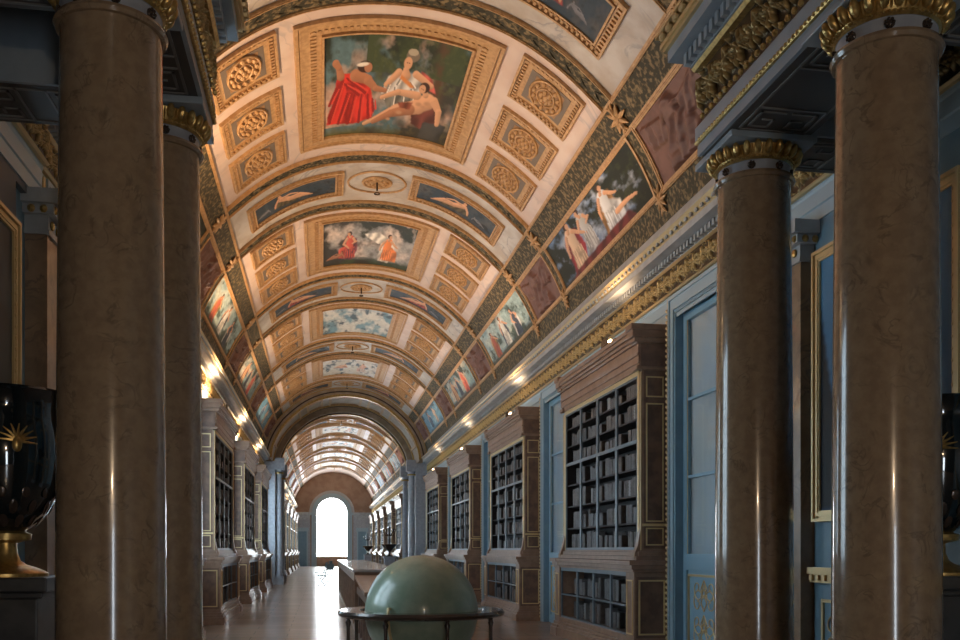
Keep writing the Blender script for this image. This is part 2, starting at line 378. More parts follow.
def painting_hero():
    c = Canvas(200, 140, (0,0,0)); W = c.asp
    landscape(c, rgb(88,116,124), rgb(196,158,134), rgb(44,54,42), rgb(92,92,58), 3, .75, .9)
    n = c.noise(4, 77); c.mix((n-.42+(c.u/W-.5)*.5)*4*(c.v > .3)*(c.u > .3*W), rgb(58,56,48))
    c.mix(np.exp(-((c.u-.83*W)/.07)**2)*(c.v < .75)*1.1, rgb(88,66,48))
    c.mix((c.noise(6,78)-.45+.3*(.25-c.v))*5*(c.u > .3*W)*(c.v < .35), rgb(64,76,50))
    c.mix((c.noise(22,81,3)-.5)*2.2*(c.v < .6)*(c.u > .35*W), rgb(84,92,58)); c.mix((c.noise(20,83,3)-.52)*2.0*(c.v > .75), rgb(104,96,60))
    g = lambda x, y: ((x-90)/650*W, (y-130)/475)
    red = rgb(196,50,40)
    # helmeted woman in white
    c.poly([g(395,310),g(470,280),g(545,300),g(560,410),g(500,440),g(380,430),g(370,390)], rgb(196,192,188), 9, 4)
    c.poly([g(370,395),g(545,385),g(560,470),g(420,480)], rgb(112,112,104), 7, 5)
    c.poly([g(540,270),g(600,300),g(630,360),g(560,340)], rgb(190,92,84), 8, 6)
    c.cap(g(440,290), g(390,350), .035, .028, SK); c.cap(g(520,290), g(600,330), .035, .028, SK)
    for (x0,y0,x1,y1) in ((400,350,380,420),(430,360,430,450),(470,370,480,460),(510,360,530,450),(450,320,440,345),(500,330,520,350)):
        c.cap(g(x0,y0), g(x1,y1), .007, .010, rgb(128,128,124), .1); c.cap(g(x0+9,y0), g(x1+9,y1), .005, .007, rgb(226,222,214), .1)
    c.cap(g(470,275), g(473,300), .028, .05, SK); c.ell(*g(492,215), .065, .055, rgb(120,110,96)); c.ell(*g(475,247), .042, .055, SK); c.ell(*g(490,200),.05,.03,rgb(170,160,140))
    c.poly([g(455,300),g(500,330),g(525,350),g(505,355),g(445,315)], rgb(205,130,70))
    # reclining bare figure
    c.poly([g(530,470),g(640,430),g(690,520),g(620,560),g(540,530)], rgb(112,62,52), 6, 9)
    c.poly([g(600,510),g(720,500),g(700,600),g(590,600)], rgb(66,66,64), 3, 19)
    c.cap(g(600,405), g(540,445), .085, .075, SK*1.05); c.cap(g(560,440), g(450,465), .075, .052, SK); c.cap(g(450,465), g(370,515), .047, .032, SK); c.cap(g(370,515), g(300,550), .03, .02, SK)
    c.cap(g(520,460), g(430,490), .06, .042, SKD); c.cap(g(430,490), g(345,540), .04, .024, SKD)
    c.cap(g(545,385), g(450,380), .042, .03, SK); c.cap(g(450,380), g(375,412), .03, .022, SK)
    c.cap(g(630,395), g(665,440), .045, .034, SK); c.cap(g(665,440), g(672,505), .034, .024, SK)
    c.cap(g(585,375), g(578,360), .03, .028, SK); c.ell(*g(572,342), .055, .052, HAIR); c.ell(*g(563,350), .036, .042, SK)
    c.poly([g(455,430),g(530,420),g(520,460),g(470,455)], rgb(130,70,50), 7, 11)
    for x, y, r in ((560,425,.02),(600,415,.02),(585,435,.016),(470,480,.02),(420,520,.014)): c.ell(*g(x,y), r*1.6, r, np.array(SK)*.78, .9)
    c.ell(*g(560,349),.006,.005,HAIR,.5); c.ell(*g(568,352),.005,.005,HAIR,.5); c.ell(*g(471,245),.006,.005,HAIR,.5); c.ell(*g(480,246),.006,.005,HAIR,.5)
    # figure in the red robe
    c.poly([g(150,325),g(185,300),g(240,305),g(310,345),g(325,400),g(345,480),g(335,520),g(240,550),g(180,545),g(105,540),g(110,490),g(135,430)], red, 3.2, 12)
    c.poly([g(180,300),g(260,300),g(320,350),g(300,400),g(200,380)], red, 2, 13)
    dk, lt = np.array(rgb(146,34,30)), np.array(rgb(212,72,56))
    for (x0,y0,x1,y1) in ((175,330,120,530),(205,390,165,540),(240,400,215,545),(275,400,270,540),(305,400,318,520),(330,420,340,480),(150,360,118,440),(200,320,290,390),(190,345,260,400)):
        c.cap(g(x0,y0), g(x1,y1), .010, .016, dk, .1)
        c.cap(g(x0+14,y0+6), g(x1+13,y1-8), .006, .010, lt, .1)
    c.cap(g(170,310), g(160,270), .04, .028, SKD); c.cap(g(160,270), g(145,250), .028, .035, SKD)
    c.cap(g(240,310), g(300,330), .06, .045, SKD); c.cap(g(300,335), g(340,370), .045, .03, SKD); c.cap(g(340,370), g(385,378), .03, .024, SKD)
    c.ell(*g(280,272), .075, .055, HAIR); c.ell(*g(296,276), .04, .045, SKD); c.ell(*g(270,262), .06, .018, rgb(222,216,205), .3, -.1)
    return c.a
def painting_second():
    c = Canvas(150, 84, (0,0,0)); W = c.asp
    landscape(c, rgb(150,150,150), rgb(205,190,180), rgb(48,54,46), rgb(60,72,58), 21, .8, .82)
    c.mix((c.noise(4,33)-.45+.5*(.45-c.u/W))*5, rgb(54,52,46))
    figure(c, .30*W, .58, .62, rgb(196,84,66), True, face=-1, seed=5, drape=rgb(120,60,70))
    figure(c, .72*W, .60, .62, rgb(222,130,70), True, face=1, seed=6, drape=rgb(214,206,196))
    c.poly([(.45*W,.3),(.6*W,.25),(.72*W,.35),(.62*W,.5),(.5*W,.38)], rgb(226,222,214), 6, 4)
    reclining(c, .16*W, .8, .4, 1, SKD)
    return c.a
def painting_clouds(seed, sky=rgb(110,146,160), fig=2):
    c = Canvas(120, 66, (0,0,0)); W = c.asp
    c.a[:] = sky; c.mix((c.noise(4,seed)-.42)*5, rgb(206,206,200)); c.mix((c.noise(6,seed+1)-.55)*6, rgb(58,80,92))
    if fig: 
        reclining(c, .35*W, .5, .5, 1, SK, rgb(196,120,90)); figure(c, .75*W, .55, .55, rgb(190,150,130), True, face=-1, seed=seed)
    c.a *= (.8+.4*c.noise(14,seed+2))[...,None]
    return c.a
def painting_band(seed, dirn=1, ground=rgb(52,66,78), cloth=rgb(150,60,56)):
    c = Canvas(150, 48, (0,0,0)); W = c.asp
    c.a[:] = ground; c.mix((c.noise(3,seed)-.45)*3, rgb(84,84,84)); c.mix((c.noise(4,seed+2)-.56)*5, rgb(36,40,40))
    reclining(c, .45*W, .55, 1.55, dirn, SK, cloth, seed); reclining(c, (.45+.33*dirn)*W, .7, .6, -dirn, rgb(120,120,126), None)
    c.a *= (.8+.4*c.noise(10,seed+4))[...,None]
    return c.a
def painting_lunette(kind, seed):
    c = Canvas(150, 62, (0,0,0)); W = c.asp
    if kind == 0:
        landscape(c, rgb(120,146,182), rgb(166,176,192), rgb(20,28,16), rgb(46,38,28), seed, .35, .86)
        c.mix((c.noise(5,seed+6)-.40+(c.u/W-.62)*.9)*5, rgb(22,30,14)); c.mix((c.noise(4,seed+8)-.42+(.17-c.u/W)*1.4)*5, rgb(26,32,18)); c.mix((c.noise(12,seed+9)-.5)*3*(c.u/W > .55), rgb(52,58,30))
        figure(c, .27*W, .52, .95, rgb(206,178,150), seed=2, drape=rgb(150,48,56))
        figure(c, .43*W, .44, .78, rgb(176,176,176), face=-1, seed=3)
        figure(c, .66*W, .50, .80, rgb(196,200,206), True, seed=4, drape=rgb(150,110,60)); c.cap((.72*W,.66),(.82*W,.66),.05,.035,SK); c.cap((.82*W,.66),(.89*W,.70),.032,.024,SK)
        c.poly([(.1*W,1),(.2*W,.86),(.8*W,.8),(.85*W,1)], rgb(112,44,42), 4, 5)
    elif kind == 1:
        landscape(c, rgb(150,176,180), rgb(190,200,190), rgb(60,80,74), rgb(70,74,60), seed, .0, .8)
        c.ell(.5*W,.35,.18,.3,rgb(200,204,200),.6)
        figure(c, .22*W, .55, .7, rgb(170,90,70), seed=2, drape=rgb(150,120,70)); figure(c, .5*W, .48, .75, rgb(206,206,200), seed=3, drape=rgb(60,70,90)); figure(c, .75*W, .55, .7, rgb(60,70,86), face=-1, seed=4, drape=rgb(196,196,196))
    elif kind == 2:
        landscape(c, rgb(120,144,146), rgb(200,190,170), rgb(56,62,50), rgb(80,64,48), seed, .5, .8)
        figure(c, .25*W, .5, .75, rgb(190,150,110), seed=2, drape=rgb(120,50,50)); figure(c, .45*W, .5, .7, rgb(60,66,80), seed=3); figure(c, .68*W, .5, .8, rgb(200,90,70), seed=4, face=-1, drape=rgb(190,130,100))
    else:
        landscape(c, rgb(92,136,160), rgb(140,176,190), rgb(40,70,84), rgb(56,84,92), seed, .3, .85)
        figure(c, .35*W, .5, .7, rgb(80,100,120), seed=2, drape=rgb(40,60,90)); figure(c, .68*W, .5, .7, rgb(170,150,130), seed=3, face=-1)
    return c.a
def painted(name, img, fn, mt, parent=None, sub=1, hmap=None):
    H, W = img.shape[:2]
    img = img[::sub, ::sub]; H, W = img.shape[:2]
    vs = [fn(i/(W-1), j/(H-1), 0 if hmap is None else hmap[j, i]) for j in range(H) for i in range(W)]
    fs = [(j*W+i, j*W+i+1, (j+1)*W+i+1, (j+1)*W+i) for j in range(H-1) for i in range(W-1)]
    me = bpy.data.meshes.new(name); me.from_pydata(vs, [], fs); me.materials.append(mt)
    at = me.color_attributes.new('Col', 'FLOAT_COLOR', 'POINT')
    col = np.ones((H*W, 4), 'f'); col[:, :3] = np.clip(img.reshape(-1, 3), 0, 1); at.data.foreach_set('color', col.ravel())
    me.polygons.foreach_set('use_smooth', [True]*len(me.polygons))
    o = bpy.data.objects.new(name, me); C.objects.link(o)
    if parent is not None: o.parent = parent
    return o

# ------------------------------------------------------------------ floor and ceiling shell
Y0 = -3.2
mb = MB(); mb.box(WL-.6, WR+.6, Y0-.3, YEND+.4, -.2, 0); floor = struct(mb.build('floor', M['floor']))
mb = MB()
def shell(mb, y0, y1, s0=-SMAX, s1=SMAX, h=0., t=.12, n=60):
    vs = []; 
    for i in range(n+1):
        s = s0+(s1-s0)*i/n; vs += [V(s,y0,h), V(s,y1,h), V(s,y1,h-t), V(s,y0,h-t)]
    fs = [(0,1,2,3),(4*n+3,4*n+2,4*n+1,4*n)]
    for i in range(n):
        a, b = 4*i, 4*i+4
        for k in range(4): fs.append((a+k, b+k, b+(k+1) % 4, a+(k+1) % 4))
    mb.add(vs, fs)
shell(mb, Y0-.3, YEND+.3)
ceiling = struct(mb.build('ceiling', M['vault'], smooth=True))

HX0, HX1, HX2, HX3 = 2.72, 3.0, 3.45, 3.56
S0, S1, S2, S3 = sx(HX0), sx(HX1), sx(HX2), sx(HX3)
ORD = ['nearest', 'second', 'third', 'fourth', 'fifth']

def long_bands(y0, y1, parent, full=True):
    for sg in (-1, 1):
        m = MB(); vp(m, sg*S0, sg*S1, y0, y1, 0, .015); m.build('green_band', M['olive'], parent, smooth=True)
        m = MB(); vp(m, sg*S2, sg*(S3+.1), y0, y1, 0, .015); m.build('green_band', M['olive'], parent, smooth=True)
        m = MB()
        for s in (S0, S1, S2):
            vp(m, sg*(s-.028), sg*(s+.028), y0, y1, 0, .04, 2); vp(m, sg*(s-.010), sg*(s+.010), y0, y1, .04, .055, 1)
        m.build('gilt_moulding', M['tan'], parent)
long_bands(Y0, ARCH0, ceiling); long_bands(ARCH1, YEND, ceiling)

# ribs: green strip with gilt edges, all round
def rib_mesh(yc, w=.17):
    g = MB(); vp(g, -S0, S0, yc-w, yc+w, 0, .03, 50)
    e = MB()
    for y in (yc-w-.022, yc+w-.022): vp(e, -S0, S0, y, y+.044, 0, .05, 50); vp(e, -S0, S0, y+.014, y+.030, .05, .062, 50)
    for sg in (-1, 1):
        vp(g, sg*S1, sg*S2, yc-w*.8, yc+w*.8, 0, .025, 8)
        for y in (yc-w*.8-.02, yc+w*.8-.02): vp(e, sg*S1, sg*S2, y, y+.035, 0, .045, 8)
    b = MB()
    def leaf(s, y, ds, dy, r):
        p = [V(s+ds*t, y+dy*t, .045) for t in (0,.33,.66,1)]; b.tube(p, [r*.5, r, r*.8, r*.2], 6)
    for sg in (-1, 1):
        for s, r in (((S0+S1)/2, 1.35), (S2+.07, 1.0)):
            for ds, dy in ((1,0),(-1,0),(0,1),(0,-1),(.65,.65),(-.65,.65),(.65,-.65),(-.65,-.65)):
                leaf(sg*s, yc, ds*.17*r, dy*.19*r, .028*r)
            b.ell(V(sg*s, yc, .05), (.04,.05*r,.05*r), 10, 6)
            for ds, dy in ((1,0),(-1,0)): leaf(sg*(s+ds*.1*r), yc, ds*.1, .09*r, .02); leaf(sg*(s+ds*.1*r), yc, ds*.1, -.09*r, .02)
    for k in range(22):   # scrolling leaves along the rib
        s = -S0+.25+(2*S0-.5)*k/21
        for q in (-1, 1): g.tube([V(s, yc, .03), V(s+.07, yc+q*.05, .035), V(s+.15, yc+q*.09, .03)], [.006,.016,.004], 4)
    return g, e, b
def add_rib(y, first=[None]):
    if first[0] is None:
        g, e, b = rib_mesh(0)
        first[0] = [g.build('rib', M['olive'], ceiling, smooth=True), e.build('rib_moulding', M['tan'], ceiling, smooth=True), b.build('gilt_boss', M['tan'], ceiling, smooth=True)]
        for o in first[0]: o.location.y = y
    else:
        for o in first[0]:
            c = o.copy(); C.objects.link(c); c.location.y = y

# coffers (ornamental panels beside each large painting)
def make_coffer(sc, y0, y1, sg, parent):
    s0, s1 = sx(1.66), sx(2.52)
    a, b = (s0, s1) if sg > 0 else (-s1, -s0)
    m = MB(); vframe(m, a, b, y0, y1, .04, 0, .05); vframe(m, a+.05, b-.05, y0+.05, y1-.05, .07, 0, .03); vdent(m, a+.055, b-.055, y0+.055, y1-.055, .055, .03, .055, .075)
    vp(m, a+.12, b-.12, y0+.12, y1-.12, 0, .022)
    f = m.build('coffer', M['tan'], parent)
    m = MB(); cy = (y0+y1)/2; cs = (a+b)/2; rs, ry = (b-a)/2-.27, (y1-y0)/2-.21
    def quad(r0, r1, h0, h1, mm, n=36):
        vs = []; 
        for k in range(n):
            t = 2*PI*k/n
            for r in (r0, r1):
                q = lambda v: math.copysign(abs(v)**.75, v)
                vs.append(V(cs+rs*r*q(math.cos(t)), cy+ry*r*q(math.sin(t)), h1 if r == r0 or r == r1 else h0))
        fs = [(2*k, 2*k+1, 2*((k+1) % n)+1, 2*((k+1) % n)) for k in range(n)]
        mm.add(vs, fs)
    pl = MB(); vp(pl, a+.19, b-.19, y0+.20, y1-.20, .02, .028); pl.build('panel_ground', M['slate'], f)
    pts = [V(cs+rs*math.cos(2*PI*k/36), cy+ry*math.sin(2*PI*k/36), .04) for k in range(36)]
    m.tube(pts, .02, 6, True)
    pts = [V(cs+rs*.55*math.cos(2*PI*k/24), cy+ry*.55*math.sin(2*PI*k/24), .04) for k in range(24)]; m.tube(pts, .014, 5, True)
    for k in range(12):
        t = 2*PI*k/12; m.ell(V(cs+rs*.78*math.cos(t), cy+ry*.78*math.sin(t), .04), (rs*.13, ry*.15, .03), 8, 5)
    for k in range(6):
        t = 2*PI*k/6; m.ell(V(cs+rs*.3*math.cos(t), cy+ry*.3*math.sin(t), .04), (rs*.14, ry*.16, .03), 8, 5)
    m.ell(V(cs, cy, .04), (rs*.16, ry*.18, .045), 8, 5)
    m.build('rosette', M['tan'], f, smooth=True)
    d = MB()
    vp(d, cs-rs*.95, cs+rs*.95, cy-ry*.85, cy+ry*.85, .028, .031); d.build('rosette_ground', M['tan_dark'], f)
    return f
COF = []
for ya_ in (.42, 1.92, 3.36):
    for sg in (-1, 1): COF.append(make_coffer(0, ya_, ya_+1.14, sg, ceiling))

def crown_frame(name, hx_in, hx_out, y_in0, y_in1, y_out0, y_out1, parent, step=.11):
    so, si = sx(hx_out), sx(hx_in)
    m = MB(); vframe(m, -so, so, y_out0, y_out1, .05, 0, .055); vframe(m, -so+.065, so-.065, y_out0+.065, y_out1-.065, .03, 0, .045)
    wy = y_in0-y_out0-.07; ws = so-si-.07
    # flat of the frame
    a, b = -so+.07, so-.07
    vp(m, a, b, y_out0+.07, y_in0, 0, .035); vp(m, a, b, y_in1, y_out1-.07, 0, .035); vp(m, a, -si, y_in0, y_in1, 0, .035); vp(m, si, b, y_in0, y_in1, 0, .035)
    w2 = (y_in0-y_out0)*.32
    vdent(m, -si-.20, si+.20, y_in0-.16, y_in1+.16, .085, .035, .05, step*.8)
    vframe(m, -si-.04, si+.04, y_in0-.03, y_in1+.03, .035, .02, .07)
    return m.build(name, M['tan'], parent)

PAINT_BAY = [painting_hero, painting_second, lambda: painting_clouds(41, fig=0), lambda: painting_clouds(52, rgb(196,190,176), 2)]
BAYLAB = ['large ceiling painting of a red-robed figure bending over a reclining nude, nearest one',
          'second large ceiling painting, with orange and white robed figures under dark trees',
          'third large ceiling painting, blue and white swirling clouds',
          'fourth large ceiling painting, pale sky with small figures, last before the gilded arch']
def bay_y(k): return BAY0 + P*k
frame0 = None
def crown_painting(img, y0, parent_name, label, sub=1):
    global frame0
    root = empty(parent_name, (0, y0, 0))
    yi0, yi1 = .86, 4.02
    o = painted('canvas', img, lambda u, v, h: V(-sx(1.03)+2*sx(1.03)*u, yi0+(yi1-yi0)*v, .03), M['paint'], root, sub)
    if frame0 is None: frame0 = crown_frame('frame', 1.03, 1.43, yi0, yi1, .50, 4.38, root)
    else:
        c = frame0.copy(); C.objects.link(c); c.parent = root
    tag(root, label, 'painting', 'large paintings along the ceiling crown')
    return root
for k in range(NB):
    crown_painting(PAINT_BAY[k](), bay_y(k), 'ceiling_painting', BAYLAB[k])

# window bands between bays: two long painted panels and a central disc
bandframe0 = []
def band(y0, lab, seed, sub=1):
    yc = y0+1.18; hw = .46
    m0 = not bandframe0
    # grey marble ground
    if m0:
        g = MB(); vp(g, -S0+.03, S0-.03, .17, 2.18, 0, .008, 50); gg = g.build('marble_ground', M['band_marble'], ceiling, smooth=True)
        d = MB()
        for R, r, hh in ((.56, .022, .02), (.27, .03, .025), (.10, .02, .03)):
            d.tube([V(R*math.cos(2*PI*k/40), 1.18+R*math.sin(2*PI*k/40)*.92, hh) for k in range(40)], r, 6, True)
        vs_ = [V(.27*math.cos(2*PI*k/32), 1.18+.25*math.sin(2*PI*k/32), .018) for k in range(32)]; d.add(vs_, [tuple(range(32))])
        for k in range(10):
            t = 2*PI*k/10; d.ell(V(.19*math.cos(t), 1.18+.17*math.sin(t), .03), (.04,.035,.03), 8, 5)
        dd = d.build('central_disc', M['tan'], ceiling, smooth=True)
        bandframe0.extend([gg, dd]); gg.location.y = y0; dd.location.y = y0
        h = MB(); h.tube([V(0,1.18,.0), V(0,1.18,.18)], .02, 6); h.torus(V(0,1.18,.24), .05, .012, 16, 6); hk = h.build('hook', M['bronze'], ceiling); hk.location.y = y0; bandframe0.append(hk)
    else:
        for o in bandframe0[:3]:
            c = o.copy(); C.objects.link(c); c.location.y = y0
    for sg in (-1, 1):
        root = empty('ceiling_painting', (0, y0, 0))
        a, b = sx(.80)*sg, sx(2.30)*sg; s0, s1 = min(a, b), max(a, b)
        img = painting_band(seed + (sg > 0)*7, 1 if sg > 0 else -1, cloth=rgb(150,60,56) if (seed % 2) else rgb(90,80,60))
        painted('canvas', img, lambda u, v, h: V(s0+(s1-s0)*u, .78+.80*v, .03), M['paint'], root, sub)
        key = 'f%d' % sg
        if key not in PROT:
            m = MB(); vframe(m, s0-.16, s1+.16, .62, 1.74, .035, 0, .06); vframe(m, s0-.13, s1+.13, .65, 1.71, .1, 0, .02); vdent(m, s0-.125, s1+.125, .655, 1.705, .07, .02, .045, .08); vframe(m, s0-.025, s1+.025, .755, 1.605, .03, .01, .05)
            PROT[key] = m.build('frame', M['tan'], root)
        else:
            c = PROT[key].copy(); C.objects.link(c); c.parent = root
        tag(root, 'narrow ceiling painting of a reclining nude, %s, %s half' % (lab, 'right' if sg > 0 else 'left'), 'painting', 'narrow paintings on the ceiling bands')
PROT = {}
BANDLAB = ['between large paintings one and two', 'between large paintings two and three', 'between large paintings three and four', 'just before the gilded arch']
band(BAY0-2.35, 'nearest band by the columns', 11)
for k in range(NB): band(bay_y(k)+5.0, BANDLAB[k], 20+3*k)

for k in range(-1, NB):
    y = bay_y(k)
    if k >= 0:
        for o in COF:
            if k == 0: o.location.y = y
            else:
                c = copy_tree(o, ceiling); c.location.y = y
    if k >= 0: add_rib(y)
    add_rib(y+5.0)
# extra bay between the last band and the arch, near vestibule vault stays plain
# side frescoes (lower edge of the vault) and brown relief panels
LUN = {}
def relief_img(seed):
    c = Canvas(128, 100, (0,0,0)); W = c.asp
    figs = c.noise(3, seed)
    c.a[:] = 0
    c.ell(.5*W,.13,.07,.06,(.9,)*3,.5); c.cap((.5*W,.2),(.5*W,.42),.09,.10,(.9,)*3); c.poly([(.36*W,.38),(.64*W,.38),(.78*W,.95),(.22*W,.95)],(.75,)*3,6,seed)
    c.cap((.42*W,.25),(.22*W,.42),.045,.035,(.8,)*3); c.cap((.58*W,.25),(.8*W,.36),.045,.035,(.8,)*3); c.cap((.8*W,.36),(.86*W,.55),.035,.03,(.8,)*3)
    c.poly([(.6*W,.25),(.95*W,.08),(.92*W,.5),(.66*W,.55)],(.55,)*3,8,seed+1); c.poly([(.4*W,.25),(.05*W,.1),(.08*W,.5),(.34*W,.55)],(.55,)*3,8,seed+2)
    h = c.a[..., 0]; 
    for _ in range(4): h = (h+np.roll(h,1,0)+np.roll(h,-1,0)+np.roll(h,1,1)+np.roll(h,-1,1))/5
    return h
RH = relief_img(3)
def side_panels(y, k, hall):
    for sg in (-1, 1):
        side = 'right' if sg > 0 else 'left'
        ins = .16
        def fn(ya, yb):
            def f(u, v, h):
                s = S1+.03+(S2-S1-.06)*v; yv = (yb+(ya-yb)*u) if sg > 0 else (ya+(yb-ya)*u)
                return V(sg*s, yv, .012+h*.11)
            return f
        root = empty('side_fresco', (0, y, 0)); key = (k % 4, sg)
        if key in LUN: o = LUN[key].copy(); C.objects.link(o); o.parent = root
        else: LUN[key] = painted('canvas', painting_lunette(k % 4, 30+k), fn(ins, 5.0-ins), M['paint'], root)
        key = ('m', sg)
        if key in LUN: o = LUN[key].copy(); C.objects.link(o); o.parent = root
        else:
            m = MB(); a, b = sorted((sg*(S1+.03), sg*(S2-.03))); vframe(m, a, b, ins, 5.0-ins, .025, .0, .035); LUN[key] = m.build('gilt_moulding', M['tan'], root)
        what = ['women in red and white under trees', 'robed figures on pale sky', 'figures in red and blue', 'figures in blue drapery'][k % 4]
        wh = ('above %s %s bookcase' if hall == 0 else 'above %s %s bookcase past the arch') % (ORD[k], side)
        tag(root, 'fresco of %s, %s' % (what, wh), 'painting', 'frescoes along the lower vault')
        root = empty('relief_panel', (0, y, 0)); key = ('r', sg)
        if key in LUN: o = LUN[key].copy(); C.objects.link(o); o.parent = root
        else:
            z = np.ones(RH.shape+(3,)); f2 = fn(5.0+ins, P-ins)
            LUN[key] = painted('carved_figure', z, lambda u, v, h: f2(u, v, h), M['brown_relief'], root, 1, RH)
        key = ('rm', sg)
        if key in LUN: o = LUN[key].copy(); C.objects.link(o); o.parent = root
        else:
            m = MB(); a, b = sorted((sg*(S1+.03), sg*(S2-.03))); vframe(m, a, b, 5.0+ins, P-ins, .025, .0, .035); LUN[key] = m.build('gilt_moulding', M['tan'], root)
        wh = ('beyond %s %s fresco' if hall == 0 else 'beyond %s %s fresco past the arch') % (ORD[k], side)
        tag(root, 'brown relief panel of a winged figure, %s' % wh, 'relief', 'brown relief panels along the lower vault')
for k in range(NB): side_panels(bay_y(k), k, 0)
# nearest relief panels, cut off by the columns' entablature
for sg in (-1, 1):
    root = empty('relief_panel', (0, BAY0-P, 0))
    for key in ('r', 'rm'):
        o = LUN[(key, sg)].copy(); C.objects.link(o); o.parent = root
    tag(root, 'large brown relief panel of a winged figure, nearest one on the %s by the columns' % ('right' if sg > 0 else 'left'), 'relief', 'brown relief panels along the lower vault')
# second hall ceiling
kk = 0; y = BAYX
labs2 = ['first', 'second', 'third', 'fourth', 'fifth']
pc = [painting_clouds(60, rgb(196,190,176), 2), painting_clouds(61, rgb(206,200,186), 2)]
while y + 5 < YEND and kk < 5:
    root = crown_painting(pc[kk % 2], y, 'ceiling_painting', '%s pale ceiling painting seen beyond the gilded arch' % labs2[kk], 2)
    for o in COF:
        c = copy_tree(o, ceiling); c.location.y = y
    add_rib(y); add_rib(y+5.0)
    band(y+5.0, '%s band past the arch' % labs2[kk], 50+kk, 3)
    side_panels(y, kk, 1)
    y += P; kk += 1

# ------------------------------------------------------------------ gilded arch between the halls
def arch_pts(h, n=48, s=S3+.05): return [-s+2*s*i/n for i in range(n+1)]
def arch_piece(mb, y0, y1, h0, h1, n=48):
    s = SMAX
    vp(mb, -s, s, y0, y1, h0, h1, n)
m = MB(); arch_piece(m, ARCH0, ARCH1, -.02, .30); arch = struct(m.build('trim_1', M['tan'], smooth=True))
m = MB(); arch_piece(m, ARCH0-.04, ARCH0+.10, 0, .40); arch_piece(m, ARCH1-.1, ARCH1+.04, 0, .66); m.build('arch_edge', M['gold'], arch, smooth=True)
m = MB(); arch_piece(m, ARCH0-.06, ARCH0, .05, .16); arch_piece(m, ARCH0-.06, ARCH0, .22, .30); arch_piece(m, ARCH1-.5, ARCH1-.1, .3, .58); m.build('arch_band', M['ochre'], arch, smooth=True)
m = MB(); arch_piece(m, ARCH0+.3, ARCH0+.4, .3, .34); arch_piece(m, ARCH1-1.0, ARCH1-.85, .3, .36); m.build('arch_moulding', M['gold'], arch, smooth=True)
m = MB(); arch_piece(m, ARCH0+.10, ARCH0+.22, .29, .325); arch_piece(m, ARCH0-.065, ARCH0-.04, .16, .22); arch_piece(m, ARCH1-.16, ARCH1-.1, .3, .62); arch_piece(m, ARCH1-.66, ARCH1-.5, .3, .34); m.build('arch_shadow_line', M['shadowbrown'], arch, smooth=True)  # shadow lines along the arch edges, put in as thin dark-coloured strips
m = MB(); arch_piece(m, ARCH0+.45, ARCH1-1.05, .29, .31); g = m.build('arch_ground', M['ochre'], arch, smooth=True)
for j, (a, b) in enumerate(((-3.3,-2.2),(-1.9,-1.1),(-.8,.8),(1.1,1.9),(2.2,3.3))):
    m = MB(); vframe(m, sx(a) if abs(a) < 3.3 else math.copysign(S2, a), sx(b) if abs(b) < 3.3 else math.copysign(S2, b), ARCH0+.6, ARCH1-1.2, .12, .31, .36); m.build('arch_panel', M['tan'], g)
# piers with paired pilasters under the arch
def pier(sg, name):
    m = MB()
    x0 = A+sg*3.55; x1 = A+sg*3.06
    m.box(x0, x1, ARCH0, ARCH0+.55, 0, 5.35); m.box(x0, x1, ARCH1-.55, ARCH1, 0, 5.35); m.box(x0, A+sg*3.3, ARCH0+.55, ARCH1-.55, 0, 5.2)
    o = struct(m.build(name, M['white'])); 
    for yy in (ARCH0+.27, ARCH1-.27):
        m = MB(); m.lathe([(.17,.0),(.17,.12),(.13,.18),(.135,2),(.115,4.4),(.13,4.5),(.18,4.62),(.2,4.7)], (A+sg*2.90, yy, .35), 20); m.box(A+sg*2.7, A+sg*3.06, yy-.22, yy+.22, 0, .35); m.box(A+sg*2.66, A+sg*3.06, yy-.26, yy+.26, 5.0, 5.5)
        m.build('pier_shaft', M['white'], o, smooth=True)
        m = MB(); m.torus((A+sg*2.90, yy, 4.85), .17, .04, 24, 6); m.build('gilt_ring', M['gold'], o, smooth=True)
    return o
pier(1, 'trim_2'); pier(-1, 'trim_3')

# ------------------------------------------------------------------ wall entablatures
def frieze_tile(L=2.45, H=.33, nx=380, nz=46):
    u, v = np.meshgrid(np.linspace(0, L, nx), np.linspace(0, H, nz)); h = np.zeros(u.shape)
    per = L/10
    for k in range(-1, 11):
        cx = (k+.5)*per; cz = H*.5+(.02 if k % 2 else -.02); sg = 1 if k % 2 else -1
        dx, dz = u-cx, (v-cz)*sg; r = np.hypot(dx, dz); ph = np.arctan2(dz, dx)
        env = np.clip((.135-r)/.02, 0, 1)
        sp = np.clip(1.3*np.cos(ph - r*60)+.1, 0, 1)
        leaf = .6+.4*np.cos(11*ph+r*60)
        pet = np.clip(.35+1.0*np.cos(6*ph), 0, 1)*np.clip((.045-r)/.015, 0, 1)
        h = np.maximum(h, env*np.where(r < .045, pet, sp*leaf))
        lx = cx+per*.5; d2 = np.hypot((u-lx)*1.5, v-H*.5); h = np.maximum(h, np.clip((.13-d2)/.03, 0, 1)*np.clip(.25+1.1*np.cos(7*np.arctan2(v-H*.5, u-lx)+1.57)-.2, 0, 1)*.85)
    ed = np.clip(np.minimum(v, H-v)/.012, 0, 1); h = h*ed
    # periodic ends
    h[:, 0] = h[:, -1] = (h[:, 0]+h[:, -1])/2
    return u, v, h
FU, FV, FH = frieze_tile()
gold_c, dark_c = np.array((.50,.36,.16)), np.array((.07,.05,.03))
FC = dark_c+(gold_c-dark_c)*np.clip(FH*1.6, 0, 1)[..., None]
FME = {}
